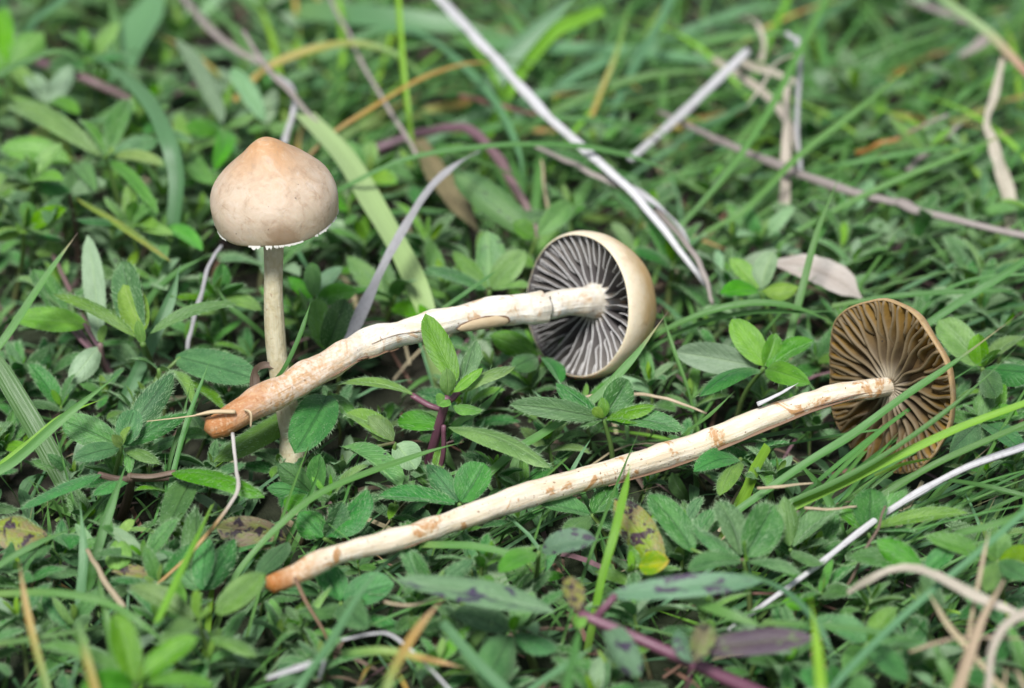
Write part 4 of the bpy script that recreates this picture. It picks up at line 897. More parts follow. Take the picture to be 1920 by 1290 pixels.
grass('leaning blade running up to the rim of the tan umbonate cap', [(285, 560, 1.3), (330, 515, 1.7), (390, 478, 2.0)], [20, 20, 16], 'grass')
grass('bent thin blade between the young sprig and the upright stem', [(510, 645, 1.0), (465, 605, 1.5), (425, 570, 1.8), (402, 528, 2.1)], [15, 15, 12, 6], 'grass')
straw('slender grey straw half hidden behind the fuzzy arching leaf', [(352, 660, 1.2), (365, 590, 1.7), (392, 500, 2.2), (415, 460, 2.4)], [11, 12, 10, 8], 'straw_grey')
grass('short upright blade in front of the big oval hairy leaf', [(325, 900, 1.3), (350, 800, 1.9), (375, 730, 2.3), (398, 662, 2.7)], [16, 15, 13, 8], 'grass')
grass('fine blade just left of the orange root end', [(318, 865, 1.3), (340, 790, 1.8), (358, 718, 2.2)], [8, 8, 6], 'grass_dark')
grass('dark thin blade leaning against the foot of the upright mushroom', [(505, 725, 1.9), (535, 690, 2.3), (565, 625, 2.8), (583, 565, 3.2)], [10, 11, 11, 8], 'grass_dark', root=False)
blade('curled_bract', 'curled brown dry bract beside the foot of the upright mushroom', 'dead leaf', [(478, 742, 1.7), (480, 700, 2.0), (495, 686, 2.2), (520, 688, 2.2)], [22, 16, 14, 10], 'stem_brown', root=False, fold=0.3, taper='none')
blade('creeping_stem', 'reddish brown stem in the dim leaves at the upper left', 'stem', [(50, 112, 1.8), (110, 128, 2.0), (180, 155, 1.9), (270, 200, 1.5)], [16, 18, 18, 14], 'stem_mauve', form='tube', taper='none', root=False, kink=0.03)
# lower left
straw('kinked pale straw dropping from the root end and turning orange', [(436, 812, 2.1), (443, 880, 1.9), (446, 918, 1.9), (425, 955, 1.8), (390, 1000, 1.7), (340, 1055, 1.4), (285, 1105, 1.1)], [8, 9, 10, 10, 10, 10, 11], 'straw_root', kink=0.01)
grass('vivid blunt blade slanting in front of the upright hairy leaves', [(400, 945, 1.9), (375, 1000, 2.1), (340, 1075, 2.2), (297, 1166, 2.2)], [12, 22, 28, 22], 'grass_bright', root=False, taper='none', fold=0.1)
grass('green blade bowing low across the lower left leaves', [(-20, 1115, 1.6), (100, 1112, 1.9), (190, 1128, 1.9), (260, 1165, 1.8), (330, 1225, 1.4)], [14, 15, 15, 13, 7], 'grass', root=False)
grass('folded upright blade beside the tiny bright seedling', [(152, 1120, 0.9), (158, 1040, 1.4), (150, 940, 1.9)], [20, 19, 14], 'grass_blue')
grass('green blade passing behind the silvery rosette down to the seedling', [(175, 1060, 0.8), (205, 960, 1.4), (240, 860, 1.9)], [18, 18, 12], 'grass')
straw('tan broken stalk left of the reddish spotted leaf', [(163, 1030, 1.6), (185, 1070, 1.5), (232, 1140, 1.3)], [10, 13, 15], 'straw_tan')
grass('blade with a tan tip standing at the lower left corner', [(90, 1300, 1.5), (60, 1190, 2.0), (44, 1110, 2.4), (36, 1050, 2.7)], [15, 15, 12, 8], 'grass_tantip')
grass('blurred green blade behind the broad-leaved shoot', [(210, 1230, 1.3), (195, 1140, 1.8), (178, 1060, 2.2)], [16, 15, 8], 'grass')
grass('blurred yellow blade with a withered tip over the broad-leaved shoot', [(178, 1300, 2.4), (160, 1230, 2.7), (145, 1165, 3.0)], [20, 18, 12], 'grass_yellow', root=False, taper='none')
grass('pale flat blade across the lower left corner', [(-20, 1210, 1.6), (80, 1195, 1.8), (190, 1175, 1.8)], [11, 12, 8], 'grass', root=False)
grass('pointed blade stretching from the corner toward the spotted leaf', [(-20, 1075, 1.2), (60, 1025, 1.5), (150, 985, 1.7)], [12, 13, 8], 'grass')
grass('green blade rising right of the fresh folded shoot', [(445, 1075, 0.9), (520, 990, 1.4), (610, 920, 1.7), (780, 855, 1.8), (870, 828, 1.9)], [12, 13, 13, 13, 9], 'grass')
grass('thin blade crossing the foot of the upright mushroom', [(530, 1030, 0.5), (575, 940, 1.2), (610, 850, 1.9)], [10, 10, 8], 'grass')
grass('pale green blade sweeping down from the cream stem', [(560, 1300, 1.7), (620, 1210, 2.0), (680, 1110, 2.2), (735, 1040, 2.4)], [24, 22, 18, 12], 'grass_blue')
grass('tan-tipped blade pointing up to the soft-focus spotted leaf', [(722, 1300, 2.0), (755, 1225, 2.3), (795, 1165, 2.5), (834, 1120, 2.7)], [18, 18, 16, 10], 'grass_tantip')
grass('flat tan-ended blade lying low by the fine white straw', [(640, 1228, 1.5), (720, 1222, 1.7), (800, 1238, 1.6), (872, 1252, 1.5)], [18, 18, 16, 9], 'grass_tantip', root=False)
grass('stout cut blade beside the four-leaved hairy sprig', [(960, 1310, 1.2), (895, 1245, 1.6), (828, 1168, 2.1)], [22, 22, 19], 'grass_blue', taper='none')
straw('fine white straw looping between the tan-tipped blades', [(640, 1200, 1.3), (700, 1188, 1.5), (735, 1192, 1.6), (785, 1232, 1.5), (845, 1295, 1.3)], [6, 7, 8, 8, 8], 'straw_white', kink=0.01)
straw('curled white dead blade beside the sweeping pale green blade', [(500, 1272, 1.5), (560, 1252, 1.7), (605, 1240, 1.7), (598, 1275, 1.5)], [10, 15, 10, 6], 'straw_white', form='ribbon', kink=0)
straw('brown twisted straw over the sweeping pale green blade', [(720, 1128, 1.7), (770, 1135, 1.7), (838, 1118, 1.9)], [8, 9, 6], 'straw_tan', kink=0.05)
# middle
grass('dark stiff blade lying across the lower rim of the grey-gilled cap', [(880, 925, 2.6), (960, 850, 2.1), (1020, 812, 1.85), (1110, 752, 1.6), (1180, 680, 1.55), (1252, 585, 1.5)], [15, 16, 16, 17, 17, 9], 'grass_tip', mode='d', root=False)
grass('tiny thin blade above the bright young sprig', [(830, 580, 1.9), (880, 545, 2.2), (936, 505, 2.5)], [9, 9, 6], 'grass', root=False)
straw('tan straw passing under the grey-gilled cap', [(1020, 765, 1.4), (1080, 748, 1.5), (1180, 738, 1.5), (1250, 748, 1.5), (1325, 775, 1.3)], [7, 8, 9, 9, 6], 'straw_tan')
grass('dark blade under the hairy rosette reaching to the grey gills', [(850, 800, 1.2), (905, 765, 1.5), (950, 715, 1.6)], [14, 14, 10], 'grass_dark')
grass('short blade dividing the leaves right of the grey-gilled cap', [(1285, 720, 1.2), (1260, 650, 1.7), (1240, 580, 2.1)], [9, 10, 8], 'grass')
grass('upright bright blade in front of the black-blotched yellow leaf', [(1128, 1090, 1.3), (1150, 1010, 1.8), (1172, 920, 2.2), (1182, 870, 2.4)], [15, 17, 15, 8], 'grass_bright', root=True)
grass('green blade sticking out from beneath the cream stem', [(790, 1022, 1.3), (890, 1025, 1.5), (1000, 1048, 1.5)], [13, 15, 10], 'grass', root=False)
grass('vertical blurred blade left of the thick purple stem', [(1060, 1310, 2.4), (1078, 1220, 2.4), (1088, 1170, 2.5)], [18, 17, 12], 'grass')
grass('grey-green blade slanting below the thick purple stem', [(980, 1310, 1.3), (1060, 1250, 1.5), (1125, 1205, 1.7)], [16, 16, 10], 'grass_blue')
# right middle and the blades over the brown gills
grass('arching blade between the young smooth shoot and the whitish dead leaf', [(1215, 640, 1.4), (1310, 592, 1.9), (1400, 570, 2.1), (1490, 577, 2.0), (1590, 618, 1.6)], [12, 14, 15, 15, 10], 'grass', root=True)
grass('thinner companion just under the arching blade', [(1225, 650, 1.3), (1320, 605, 1.7), (1410, 586, 1.9), (1500, 585, 1.9), (1590, 583, 1.8)], [9, 10, 10, 9, 5], 'grass', root=True)
grass('straight blade crossing the middle of the brown gills to a dark point', [(1320, 1005, 3.8), (1500, 878, 3.7), (1600, 815, 3.7), (1700, 742, 3.7), (1790, 680, 3.7), (1918, 583, 3.8)], [15, 17, 18, 17, 16, 8], 'grass_tip', mode='d', root=True)
grass('thick rolled blade crossing the lower brown gills', [(1120, 1130, 5.0), (1300, 1055, 4.2), (1440, 965, 4.1), (1560, 910, 4.1), (1650, 862, 4.1), (1760, 785, 4.1), (1850, 708, 4.1), (1935, 620, 4.1)], [16, 20, 20, 20, 19, 17, 14, 8], 'grass', mode='d', root=True)
grass('pale-backed blade crossing the bottom edge of the brown gills', [(1380, 1005, 4.0), (1500, 945, 4.0), (1600, 897, 4.0), (1700, 848, 4.0), (1800, 802, 4.0), (1935, 752, 4.0)], [13, 16, 16, 16, 15, 13], 'grass_bright', mode='d', root=True, taper='none')
grass('dark blade sloping just below the brown-gilled cap', [(1540, 1000, 3.9), (1640, 940, 3.8), (1760, 868, 3.8), (1935, 790, 3.8)], [12, 14, 14, 12], 'grass_dark', mode='d', taper='none')
grass('short curl of blade touching the rim of the brown gills', [(1640, 892, 3.6), (1690, 872, 3.6), (1755, 858, 3.5)], [6, 7, 4], 'grass_bright', mode='d', root=False)
straw('long silvery straw sloping down across the lower right leaves', [(1940, 830, 3.3), (1800, 882, 3.6), (1660, 962, 4.2), (1530, 1062, 5.0), (1440, 1128, 5.5), (1365, 1182, 5.7)], [22, 19, 19, 17, 13, 11], 'straw_white', mode='d', kink=0.012)
straw('short white splinter standing on the cream stem', [(1420, 758, 2.45), (1455, 742, 2.5), (1497, 718, 2.6)], [12, 9, 6], 'straw_white', mode='d', kink=0.01, taper='tip')
grass('slim blade poking up left of the white splinter', [(1285, 815, 1.3), (1330, 780, 1.7), (1378, 733, 2.1)], [9, 9, 6], 'grass')
grass('wide cut blade standing under the cream stem near the brown gills', [(1405, 915, 1.0), (1420, 880, 1.3), (1443, 838, 1.7)], [24, 27, 24], 'grass_bright', taper='none')
grass('blade running from the brown-gilled cap to the right edge above the buds', [(1700, 640, 1.4), (1780, 580, 1.9), (1860, 530, 2.3), (1935, 480, 2.6)], [14, 15, 15, 12], 'grass', taper='none')
grass('flat blade along the top of the brown-gilled cap', [(1560, 575, 1.4), (1680, 556, 1.7), (1800, 548, 1.8), (1935, 545, 1.8)], [10, 12, 12, 10], 'grass', root=False)
grass('curving blade above the flat blade at the right', [(1720, 600, 1.3), (1760, 555, 1.7), (1830, 525, 1.9), (1935, 515, 2.0)], [10, 12, 12, 10], 'grass', taper='none')
grass('green blade pointing right from under the brown gills', [(1555, 800, 1.0), (1400, 825, 1.2), (1320, 850, 1.2)], [11, 12, 8], 'grass_dark', root=False)
grass('thick short blade at the right edge under the silvery straw', [(1760, 900, 1.5), (1840, 912, 1.7), (1935, 935, 1.7)], [13, 14, 14], 'grass_dark', root=False, taper='none')
# lower right
straw('blurred thick beige straw arching over the lower right leaves', [(1590, 1115, 2.0), (1640, 1085, 2.4), (1700, 1068, 2.6), (1760, 1085, 2.7), (1850, 1130, 2.7), (1940, 1170, 2.6)], [22, 26, 28, 28, 28, 28], 'straw_beige', kink=0.01, form='ribbon', fold=0.28)
straw('slim tan straw upright in the straw clump', [(1815, 1195, 2.2), (1835, 1090, 2.7), (1857, 985, 3.2)], [11, 12, 6], 'straw_tan', kink=0.01, taper='tip')
straw('flattened tan straw with a pointed tip in the straw clump', [(1790, 1310, 2.2), (1825, 1205, 2.6), (1850, 1145, 2.8), (1882, 1088, 3.0)], [32, 26, 16, 5], 'straw_tan', form='ribbon', kink=0)
straw('crossing tan straw leaning left in the straw clump', [(1885, 1300, 2.2), (1800, 1200, 2.5), (1740, 1110, 2.7)], [14, 15, 12], 'straw_tan', kink=0.01, taper='tip', form='ribbon', fold=0.28)
straw('bent pale straw bowing down at the right edge of the straw clump', [(1850, 1310, 2.3), (1858, 1220, 2.6), (1890, 1170, 2.7), (1940, 1140, 2.7)], [20, 20, 22, 24], 'straw_beige', kink=0.01, form='ribbon', fold=0.28)
straw('fine horizontal straw joining the straw clump', [(1705, 1222, 2.2), (1800, 1196, 2.4), (1935, 1198, 2.4)], [9, 9, 9], 'straw_tan', kink=0.01, taper='tip')
straw('curled straw end in the corner of the straw clump', [(1880, 1300, 2.0), (1885, 1262, 2.2), (1905, 1260, 2.3), (1925, 1300, 2.2)], [10, 12, 12, 10], 'straw_tan', kink=0.01, form='ribbon', fold=0.28)
straw('brown wiry stalk under the silvery straw', [(1580, 1110, 0.9), (1630, 1020, 1.5), (1660, 950, 1.8)], [7, 8, 6], 'stem_brown')
straw('small beige straw bit by the hairy leaf fan', [(1508, 952, 1.6), (1560, 955, 1.6), (1605, 948, 1.6)], [8, 8, 6], 'straw_tan', kink=0.02)
straw('thin tan straw bit lying on the hairy leaf fan', [(1420, 915, 1.6), (1465, 912, 1.7), (1525, 905, 1.6)], [8, 10, 5], 'straw_tan', kink=0.02)
grass('striped blade lying flat below the silvery straw', [(1430, 1168, 1.8), (1540, 1174, 2.0), (1640, 1185, 2.0), (1740, 1206, 1.9)], [12, 13, 13, 7], 'grass', root=False)
grass('blurred bright blade standing upright before the small fuzzy leaf', [(1540, 1310, 2.6), (1533, 1220, 2.9), (1518, 1110, 3.3)], [22, 19, 8], 'grass_bright', root=True)
grass('long blade sloping from the right edge to the bottom', [(1550, 1305, 1.7), (1680, 1168, 2.2), (1830, 1040, 2.7), (1940, 945, 3.0)], [13, 14, 13, 11], 'grass_blue', taper='none')
grass('wide blade leaving the soft-focus spotted leaf', [(1270, 1112, 1.9), (1360, 1150, 2.0), (1440, 1178, 1.9)], [22, 22, 10], 'grass', root=False, fold=0.1)
grass('green blade curving over the purple-tinted leaf', [(1390, 1075, 1.9), (1470, 1110, 2.2), (1530, 1170, 2.2), (1570, 1250, 1.9)], [14, 16, 16, 10], 'grass_blue', root=False)
grass('long pale blade at the right edge above the bright-centred sprig', [(1780, 1010, 1.7), (1860, 985, 2.0), (1940, 955, 2.1)], [14, 14, 12], 'grass', taper='none')
grass('short bright blade in the bottom right gap', [(1790, 1290, 1.6), (1765, 1240, 1.9), (1745, 1190, 2.1)], [24, 20, 8], 'grass')

# ------------------------------------------------------------------ turf filling the gaps
def world_px(p):
    d = p - EYE; dep = -d.dot(BACK)
    return 960 + d.dot(RIGHT) / dep * FPX, 645 - d.dot(UPV) / dep * FPX

# leaf library (unit length 1 cm) used by the many low sprigs
LIB = {}
for kd in ('hairy', 'green', 'young', 'pale', 'spotted'):
    LIB[kd] = []
    for v in range(4):
        sd = nseed(); R = random.Random(sd)
        V, F, UV, MI = leaf_geo(Vector((0, 0, 0)), Vector((1, 0, 0)), R.uniform(0.23, 0.33), Vector((0, 0, 1)), R.uniform(0.02, 0.2), R.choice((-0.4, 0.3, 0.5, 0.6)), R.choice(('lance', 'lance', 'oval')), {'hairy': 3.2, 'green': 1.6, 'young': 0.6, 'pale': 0.8, 'spotted': 1.2}[kd], sd, hlen=0.07, nl=9, nw=4)
        o = mesh_obj('leaf', V, F, [kd, 'hair'], UV, MI)
        LIB[kd].append(o.data); bpy.data.objects.remove(o)

def make_sprig_proto(sd, kinds, hgt, spread):
    R = random.Random(sd)
    t = empty('leafy_sprig', Vector())
    top = Vector((R.uniform(-.15, .15), R.uniform(-.15, .15), hgt))
    pts = catmull([Vector((0, 0, -.1)), top * 0.5 + Vector((R.uniform(-.1, .1), R.uniform(-.1, .1), 0)), top], 8)
    V, F, UV = tube_geo(pts, [0.05 - 0.02 * i / 8 for i in range(9)], RIGHT, 6)
    mesh_obj('stem', V, F, 'stem_green', UV, None, t)
    a0 = R.uniform(0, 6.28)
    for lv, (zf, ln, tilt) in enumerate(((0.5, spread * 0.9, 0.1), (0.75, spread, 0.3), (0.88, spread * 0.95, 0.5), (0.96, spread * 0.75, 0.75), (1.0, spread * 0.42, 1.1))):
        for s in (0, 1):
            if R.random() < 0.1: continue
            an = a0 + lv * math.pi / 2 + s * math.pi + R.uniform(-.35, .35)
            p = pts[min(8, int(zf * 8))]
            me = R.choice(LIB['young' if lv == 4 else R.choice(kinds)])
            o = bpy.data.objects.new('leaf', me); col.objects.link(o); o.parent = t
            sc = ln * R.uniform(0.8, 1.15)
            o.matrix_local = Matrix.Translation(p * U) @ Matrix.Rotation(an, 4, 'Z') @ Matrix.Rotation(-(tilt + R.uniform(-.25, .25)), 4, 'Y') @ Matrix.Rotation(R.uniform(-.6, .6), 4, 'X') @ Matrix.Scale(sc, 4)
    return t

protos = [make_sprig_proto(100 + i, (('hairy', 'hairy', 'green'), ('hairy', 'green'), ('green', 'pale'), ('hairy',), ('green', 'spotted'), ('hairy', 'hairy', 'pale'))[i % 6], rng.uniform(0.85, 1.25), rng.uniform(0.85, 1.1)) for i in range(12)]
used_proto = set()
def place_sprig(i, x, y, z, rz, sc, label, group):
    o = protos[i] if i not in used_proto else copy_tree(protos[i])
    used_proto.add(i)
    o.location = (x * U, y * U, z * U); o.rotation_euler = (rng.uniform(-.25, .25), rng.uniform(-.25, .25), rz); o.scale = (sc,) * 3
    tag(o, label, 'plant', group)

MARKS = [(510, 330, 'the tan umbonate cap'), (545, 900, 'the foot of the upright mushroom'), (400, 790, 'the orange root end'), (700, 640, 'the bend of the white stem'), (900, 580, 'the ring of the white stem'), (1090, 500, 'the grey-gilled cap'), (1180, 690, 'the lower rim of the grey gills'),
         (1660, 600, 'the top of the brown-gilled cap'), (1680, 880, 'the bottom of the brown gills'), (1400, 790, 'the white splinter on the cream stem'), (1100, 900, 'the middle of the cream stem'), (750, 1000, 'the lower half of the cream stem'), (520, 1090, 'the orange end of the cream stem'), (840, 740, 'the bright young sprig'),
         (1430, 660, 'the young smooth shoot'), (1540, 520, 'the whitish dead leaf'), (1690, 380, 'the jointed mauve stalk'), (1495, 150, 'the curled grey stalk'), (1330, 160, 'the thick white straw'), (1870, 280, 'the wide beige dead stem'), (1850, 60, 'the reddish-tipped pale blade'),
         (1060, 60, 'the blunt yellow-green blade'), (930, 120, 'the tan-orange dead blade'), (640, 90, 'the yellow arching blade'), (400, 100, 'the twisted mauve stalk'), (380, 170, 'the tall blue-green leaf'), (320, 320, 'the broad curved blade'), (60, 90, 'the bright round-leaved shoot'), (60, 280, 'the wide grooved oval leaf'),
         (230, 560, 'the young four-leaved sprig'), (60, 560, 'the straight dark-tipped blade'), (220, 820, 'the silvery hairy rosette'), (60, 780, 'the wide dark blade'), (50, 1000, 'the blotched brown leaf'), (380, 1150, 'the fresh folded shoot'), (240, 1270, 'the withered yellow blade'), (300, 1000, 'the vivid blunt blade'),
         (800, 1230, 'the fine white looping straw'), (880, 1110, 'the soft-focus spotted leaf'), (1250, 1230, 'the thick purple stem'), (1420, 1200, 'the purple-tinted leaf'), (1190, 1000, 'the black-blotched yellow leaf'), (1430, 1000, 'the pale-budded hairy rosette'), (1560, 1040, 'the silvery straw'), (1700, 1080, 'the blurred beige straw'),
         (1850, 1200, 'the tan straw clump'), (1840, 660, 'the bright buds'), (1880, 840, 'the upper end of the silvery straw'), (1640, 1200, 'the low pale-budded sprig'), (960, 1200, 'the four-leaved hairy sprig'), (1120, 780, 'the rosette under the grey gills'), (910, 470, 'the spotted upright leaf'), (740, 430, 'the flat grey dry blade'), (1250, 430, 'the split whitish straw')]
def near(px, py):
    return min(MARKS, key=lambda q: (q[0] - px) ** 2 + (q[1] - py) ** 2)[2]
LOOKS = ['fuzzy dark and green leaves', 'fuzzy and smooth leaves', 'smooth pale leaves', 'fuzzy dark leaves', 'smooth leaves with dark spots', 'fuzzy and pale leaves']
cells = []
yy = -11.5
while yy < 20:
    xx = -15.0
    while xx < 15:
        x, y = xx + rng.uniform(-.5, .5), yy + rng.uniform(-.5, .5)
        px, py = world_px(Vector((x, y, 0.9)))
        if -110 < px < 2030 and -70 < py < 1400: cells.append((x, y, px, py))
        xx += 1.12
    yy += 1.12
rng.shuffle(cells)
cnt = 0
for (x, y, px, py) in cells:
    grassy = py < 420 and px > 560
    if grassy and rng.random() < 0.8: continue
    if py < 250 and rng.random() < 0.45: continue
    if cnt >= 298: break
    front = py > 560
    sc = rng.uniform(0.75, 1.0) if front else rng.uniform(0.95, 1.4)
    if 1500 < px < 1830 and 770 < py < 1010: continue
    # plants pressed down under the two lying stems
    d2 = min(abs(py - (1090 - (px - 510) * 0.31)) if 450 < px < 1700 else 999, abs(py - (790 - (px - 400) * 0.32)) if 340 < px < 1130 else 999)
    if d2 < 60: sc *= 0.7
    elif d2 < 110: sc *= 0.85
    if py < 420:
        lab, gp = 'blurred low leafy sprig in the turf behind the mushroom caps', 'low sprigs in the turf behind'
    elif py < 850:
        lab, gp = 'low leafy sprig filling the turf around the fallen white stem', 'low sprigs in the middle of the turf'
    else:
        lab, gp = 'low leafy sprig in the dark mat in front of the long cream stem', 'low sprigs in the turf in front'
    i = rng.choice([0, 1, 3, 5, 6, 7, 9, 11] if front else list(range(12)))
    lab = 'low sprig of %s by %s' % (LOOKS[i % 6], near(px, py))
    
    place_sprig(i, x, y, rng.uniform(-0.15, 0.1), rng.uniform(0, 6.28), sc, lab, lab.replace('low sprig', 'low sprigs')); cnt += 1

# grass tufts, mostly behind and to the right, blades leaning right like the rest
def make_tuft(sd, nb, ln, wd, lean):
    R = random.Random(sd); t = empty('grass_tuft', Vector())
    for b in range(nb):
        an = lean + R.gauss(0, 0.9); L = ln * R.uniform(0.6, 1.2); el = R.uniform(0.35, 1.0)
        p = Vector((R.gauss(0, .25), R.gauss(0, .25), -.1)); d = Vector((math.cos(an), math.sin(an), 0))
        pts = [p]; n = 12
        for i in range(n):
            e = el * (1 - 1.25 * (i / n)); p = p + (d * math.cos(e) + Vector((0, 0, math.sin(e)))) * (L / n)
            d = (Matrix.Rotation(R.uniform(-.06, .06), 3, 'Z') @ d); pts.append(p.copy())
        w0 = wd * R.uniform(0.7, 1.3)
        V, F, UV = ribbon_geo(pts, [w0 * (1 - 0.92 * sstep(0.55, 1, i / n)) for i in range(n + 1)], Vector((R.gauss(0, .3), R.gauss(0, .3) - 0.3, 1)).normalized(), 0.25, 4)
        mesh_obj('blade', V, F, R.choice(('grass', 'grass', 'grass_blue', 'grass_bright', 'grass_dark', 'grass_tip', 'grass_tantip', 'grass_blue')), UV, None, t)
    NUM = ('no', 'one', 'two', 'three', 'four', 'five', 'six', 'seven', 'eight')
    t['look'] = '%s %s blades' % (NUM[nb], 'broad' if wd > 0.14 else 'medium' if wd > 0.115 else 'fine')
    return t
tproto = [make_tuft(300 + i, rng.randint(5, 8), rng.uniform(3.2, 6.0), rng.uniform(0.09, 0.17), 0.6 + 0.25 * (i % 4)) for i in range(8)]
tsmall = [make_tuft(340 + i, rng.randint(3, 5), rng.uniform(1.8, 2.8), rng.uniform(0.07, 0.11), 0.5 + 0.5 * i) for i in range(4)]
def make_long_tuft(sd):
    R = random.Random(sd); t = empty('grass_tuft', Vector())
    for b in range(R.randint(3, 5)):
        an = R.gauss(0, 0.25); L = R.uniform(4.5, 8.5); el = R.uniform(0.25, 0.55)
        p = Vector((R.gauss(0, .3), R.gauss(0, .3), -.1)); d = Vector((math.cos(an), math.sin(an), 0)); pts = [p]; n = 14
        for i in range(n):
            e = el * (1 - 0.9 * (i / n)); p = p + (d * math.cos(e) + Vector((0, 0, math.sin(e)))) * (L / n); pts.append(p.copy())
        w0 = R.uniform(0.055, 0.10)
        V, F, UV = ribbon_geo(pts, [w0 * (1 - 0.92 * sstep(0.6, 1, i / n)) for i in range(n + 1)], Vector((R.gauss(0, .3), -0.4, 1)).normalized(), 0.3, 4)
        mesh_obj('blade', V, F, R.choice(('grass', 'grass', 'grass_bright', 'grass_tip', 'grass_blue')), UV, None, t)
    return t
tlong = [make_long_tuft(380 + i) for i in range(5)]
tused = set()
def place_tuft(o0, x, y, rz, sc, label, group):
    o = o0 if id(o0) not in tused else copy_tree(o0)
    tused.add(id(o0)); o.location = (x * U, y * U, 0); o.rotation_euler = (0, 0, rz); o.scale = (sc,) * 3
    tag(o, label, 'grass', group)
placed = 0
for k in range(4000):
    x, y = rng.uniform(-14, 14), rng.uniform(-11, 21)
    px, py = world_px(Vector((x, y, 0.8)))
    if not (-100 < px < 2020 and -120 < py < 1380): continue
    if py < 430 and px > 500:
        o_ = rng.choice(tproto); place_tuft(o_, x, y, rng.uniform(-.9, 1.2), rng.uniform(0.8, 1.2), 'blurred tuft of %s of grass by %s' % (o_['look'], near(px, py)), '%s grass tufts by %s' % (o_['look'], near(px, py))); placed += 1
    elif py < 330 and rng.random() < 0.35:
        place_tuft(rng.choice(tproto), x, y, rng.uniform(-.5, 1.5), rng.uniform(0.7, 1.0), 'soft green grass tuft by ' + near(px, py), 'soft grass tufts by ' + near(px, py)); placed += 1
    elif (px > 1250 or py > 930 or px < 350) and not (1450 < px < 1860 and 600 < py < 1020) and rng.random() < 0.30:
        place_tuft(rng.choice(tsmall), x, y, rng.uniform(0, 6.28), rng.uniform(0.8, 1.2), 'small low grass tuft by ' + near(px, py), 'small grass tufts by ' + near(px, py)); placed += 1
    if placed >= 120: break

for px, py, az, sc in ((1300, 520, .7, 1), (1370, 450, .8, 1.1), (1480, 560, .5, .9), (1560, 470, .7, 1), (1640, 480, .4, 1.1), (1750, 560, .6, .9), (1240, 880, .5, .7), (1480, 1130, .7, .8), (1640, 1060, .6, .9), (1560, 1210, .6, .9), (1730, 960, .5, .8),
                       (420, 1290, .9, .7), (30, 1180, .8, .7), (660, 1290, 1.1, .6), (880, 1240, .7, .6), (1010, 1290, .8, .7), (1280, 1290, .9, .7), (70, 560, 1.2, .7), (1150, 420, .6, 1), (1420, 330, .8, 1.2), (1600, 330, .7, 1.2), (1750, 380, .5, 1.2), (1250, 250, .9, 1.2), (1100, 130, .9, 1.2), (1380, 700, .6, .9), (1500, 1000, .65, .9), (1600, 980, .5, .8), (1420, 1090, .55, .9), (1700, 1130, .6, .8), (1330, 1230, .7, .8), (1480, 1280, .8, .8), (1760, 1260, .9, .7), (1830, 1000, .5, .8), (1660, 700, .55, .9), (1850, 900, .4, .8), (1210, 620, .6, .8), (560, 1200, .9, .6), (180, 1180, 2.4, .6), (300, 1250, 1.2, .6), (100, 950, .8, .6), (1300, 640, .5, .9), (1450, 780, .55, .8), (1560, 640, .7, .9), (1780, 700, .8, .8), (1880, 620, 1.0, .8), (1700, 420, .9, 1), (1560, 860, .45, .8), (1260, 1140, .6, .9), (1400, 1180, .5, .9), (1620, 1270, .7, .8), (1900, 1120, .9, .7), (760, 1130, .7, .6), (860, 1060, .6, .6), (480, 1230, .8, .7), (700, 1240, 2.2, .6), (900, 1290, 1.9, .6), (1180, 1270, 2.0, .6), (240, 1100, .9, .6), (30, 1290, 1.3, .7), (1000, 420, .7, 1.0), (860, 420, 1.0, .8), (1240, 330, 2.2, .9), (1500, 260, 2.3, 1.0), (1800, 300, 2.5, 1.0)):
    q = Pz(px, py, 0.0)
    place_tuft(rng.choice(tlong), q.x, q.y, az, sc, 'fan of long thin grass blades by ' + near(px, py), 'long thin grass fans by ' + near(px, py))

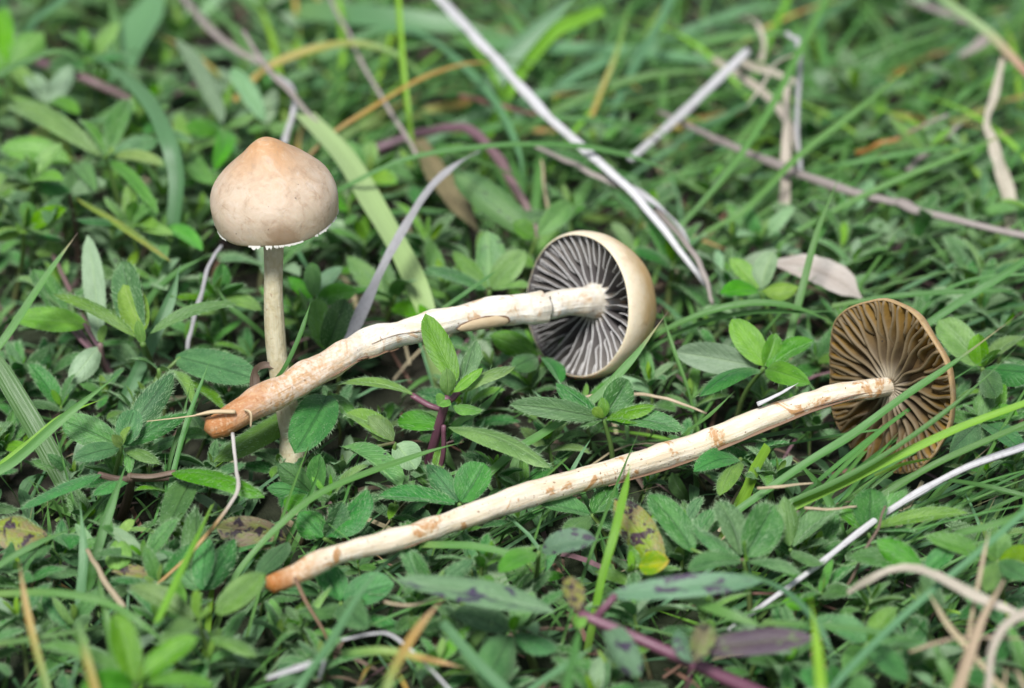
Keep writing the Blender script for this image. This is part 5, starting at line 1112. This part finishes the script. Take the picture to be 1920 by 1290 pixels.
# everything too small and deep to pick apart: the undergrowth mat of tiny leaves, moss blades and litter
def mat_stuff(name, label, cat, n, mats, zr, lr, wr, seed, box, litter=False):
    R = random.Random(seed); V, F, UV, MI = [], [], [], []
    for i in range(n):
        x, y = R.uniform(*box[0]), R.uniform(*box[1])
        p = Vector((x, y, R.uniform(*zr))); an = R.uniform(0, 6.28); e = R.uniform(0.0, 1.1) if not litter else R.uniform(-.15, .2)
        d = Vector((math.cos(an) * math.cos(e), math.sin(an) * math.cos(e), math.sin(e))); L = R.uniform(*lr); w_ = R.uniform(*wr)
        s = d.cross(Vector((R.gauss(0, .4), R.gauss(0, .4), 1))).normalized(); nn = s.cross(d)
        c = len(V); m = 5
        for j in range(m + 1):
            t = j / m; ww = w_ * (math.sin(math.pi * min(1, 0.06 + t * 0.94)) ** 0.7) * 0.5 if not litter else w_ * 0.5
            q = p + d * (L * t) + nn * (L * 0.12 * math.sin(math.pi * t)) - Vector((0, 0, L * 0.15 * t * t))
            V += [q - s * ww + nn * ww * 0.3, q, q + s * ww + nn * ww * 0.3]; UV += [(0, t), (0.5, t), (1, t)]
        mi = R.randrange(len(mats))
        for j in range(m):
            for k in (0, 1):
                b = c + j * 3 + k; F.append((b, b + 1, b + 4, b + 3)); MI.append(mi)
    o = mesh_obj(name, V, F, mats, UV, MI)
    tag(o, label, cat, None, 'stuff')
mat_stuff('undergrowth', 'dense dim mat of tiny leaves deep in the turf', 'undergrowth', 4500, ['hairy', 'green', 'hairy', 'hairy'], (-0.2, 0.1), (0.45, 0.85), (0.16, 0.30), 11, ((-24, 24), (-18, 32)))
mat_stuff('turf_grass', 'fine green grass shoots tangled low through the whole turf', 'grass', 4000, ['grass_dark', 'grass', 'grass_blue', 'grass_dark'], (-0.15, 0.2), (0.8, 2.0), (0.04, 0.09), 12, ((-24, 24), (-18, 32)))
mat_stuff('plant_litter', 'brown dead stalks and litter on the soil under the plants', 'litter', 1500, ['stem_brown', 'stem_brown', 'straw_tan', 'stem_mauve', 'twig_red'], (-0.05, 0.4), (0.8, 2.4), (0.04, 0.09), 13, ((-20, 20), (-15, 26)), True)
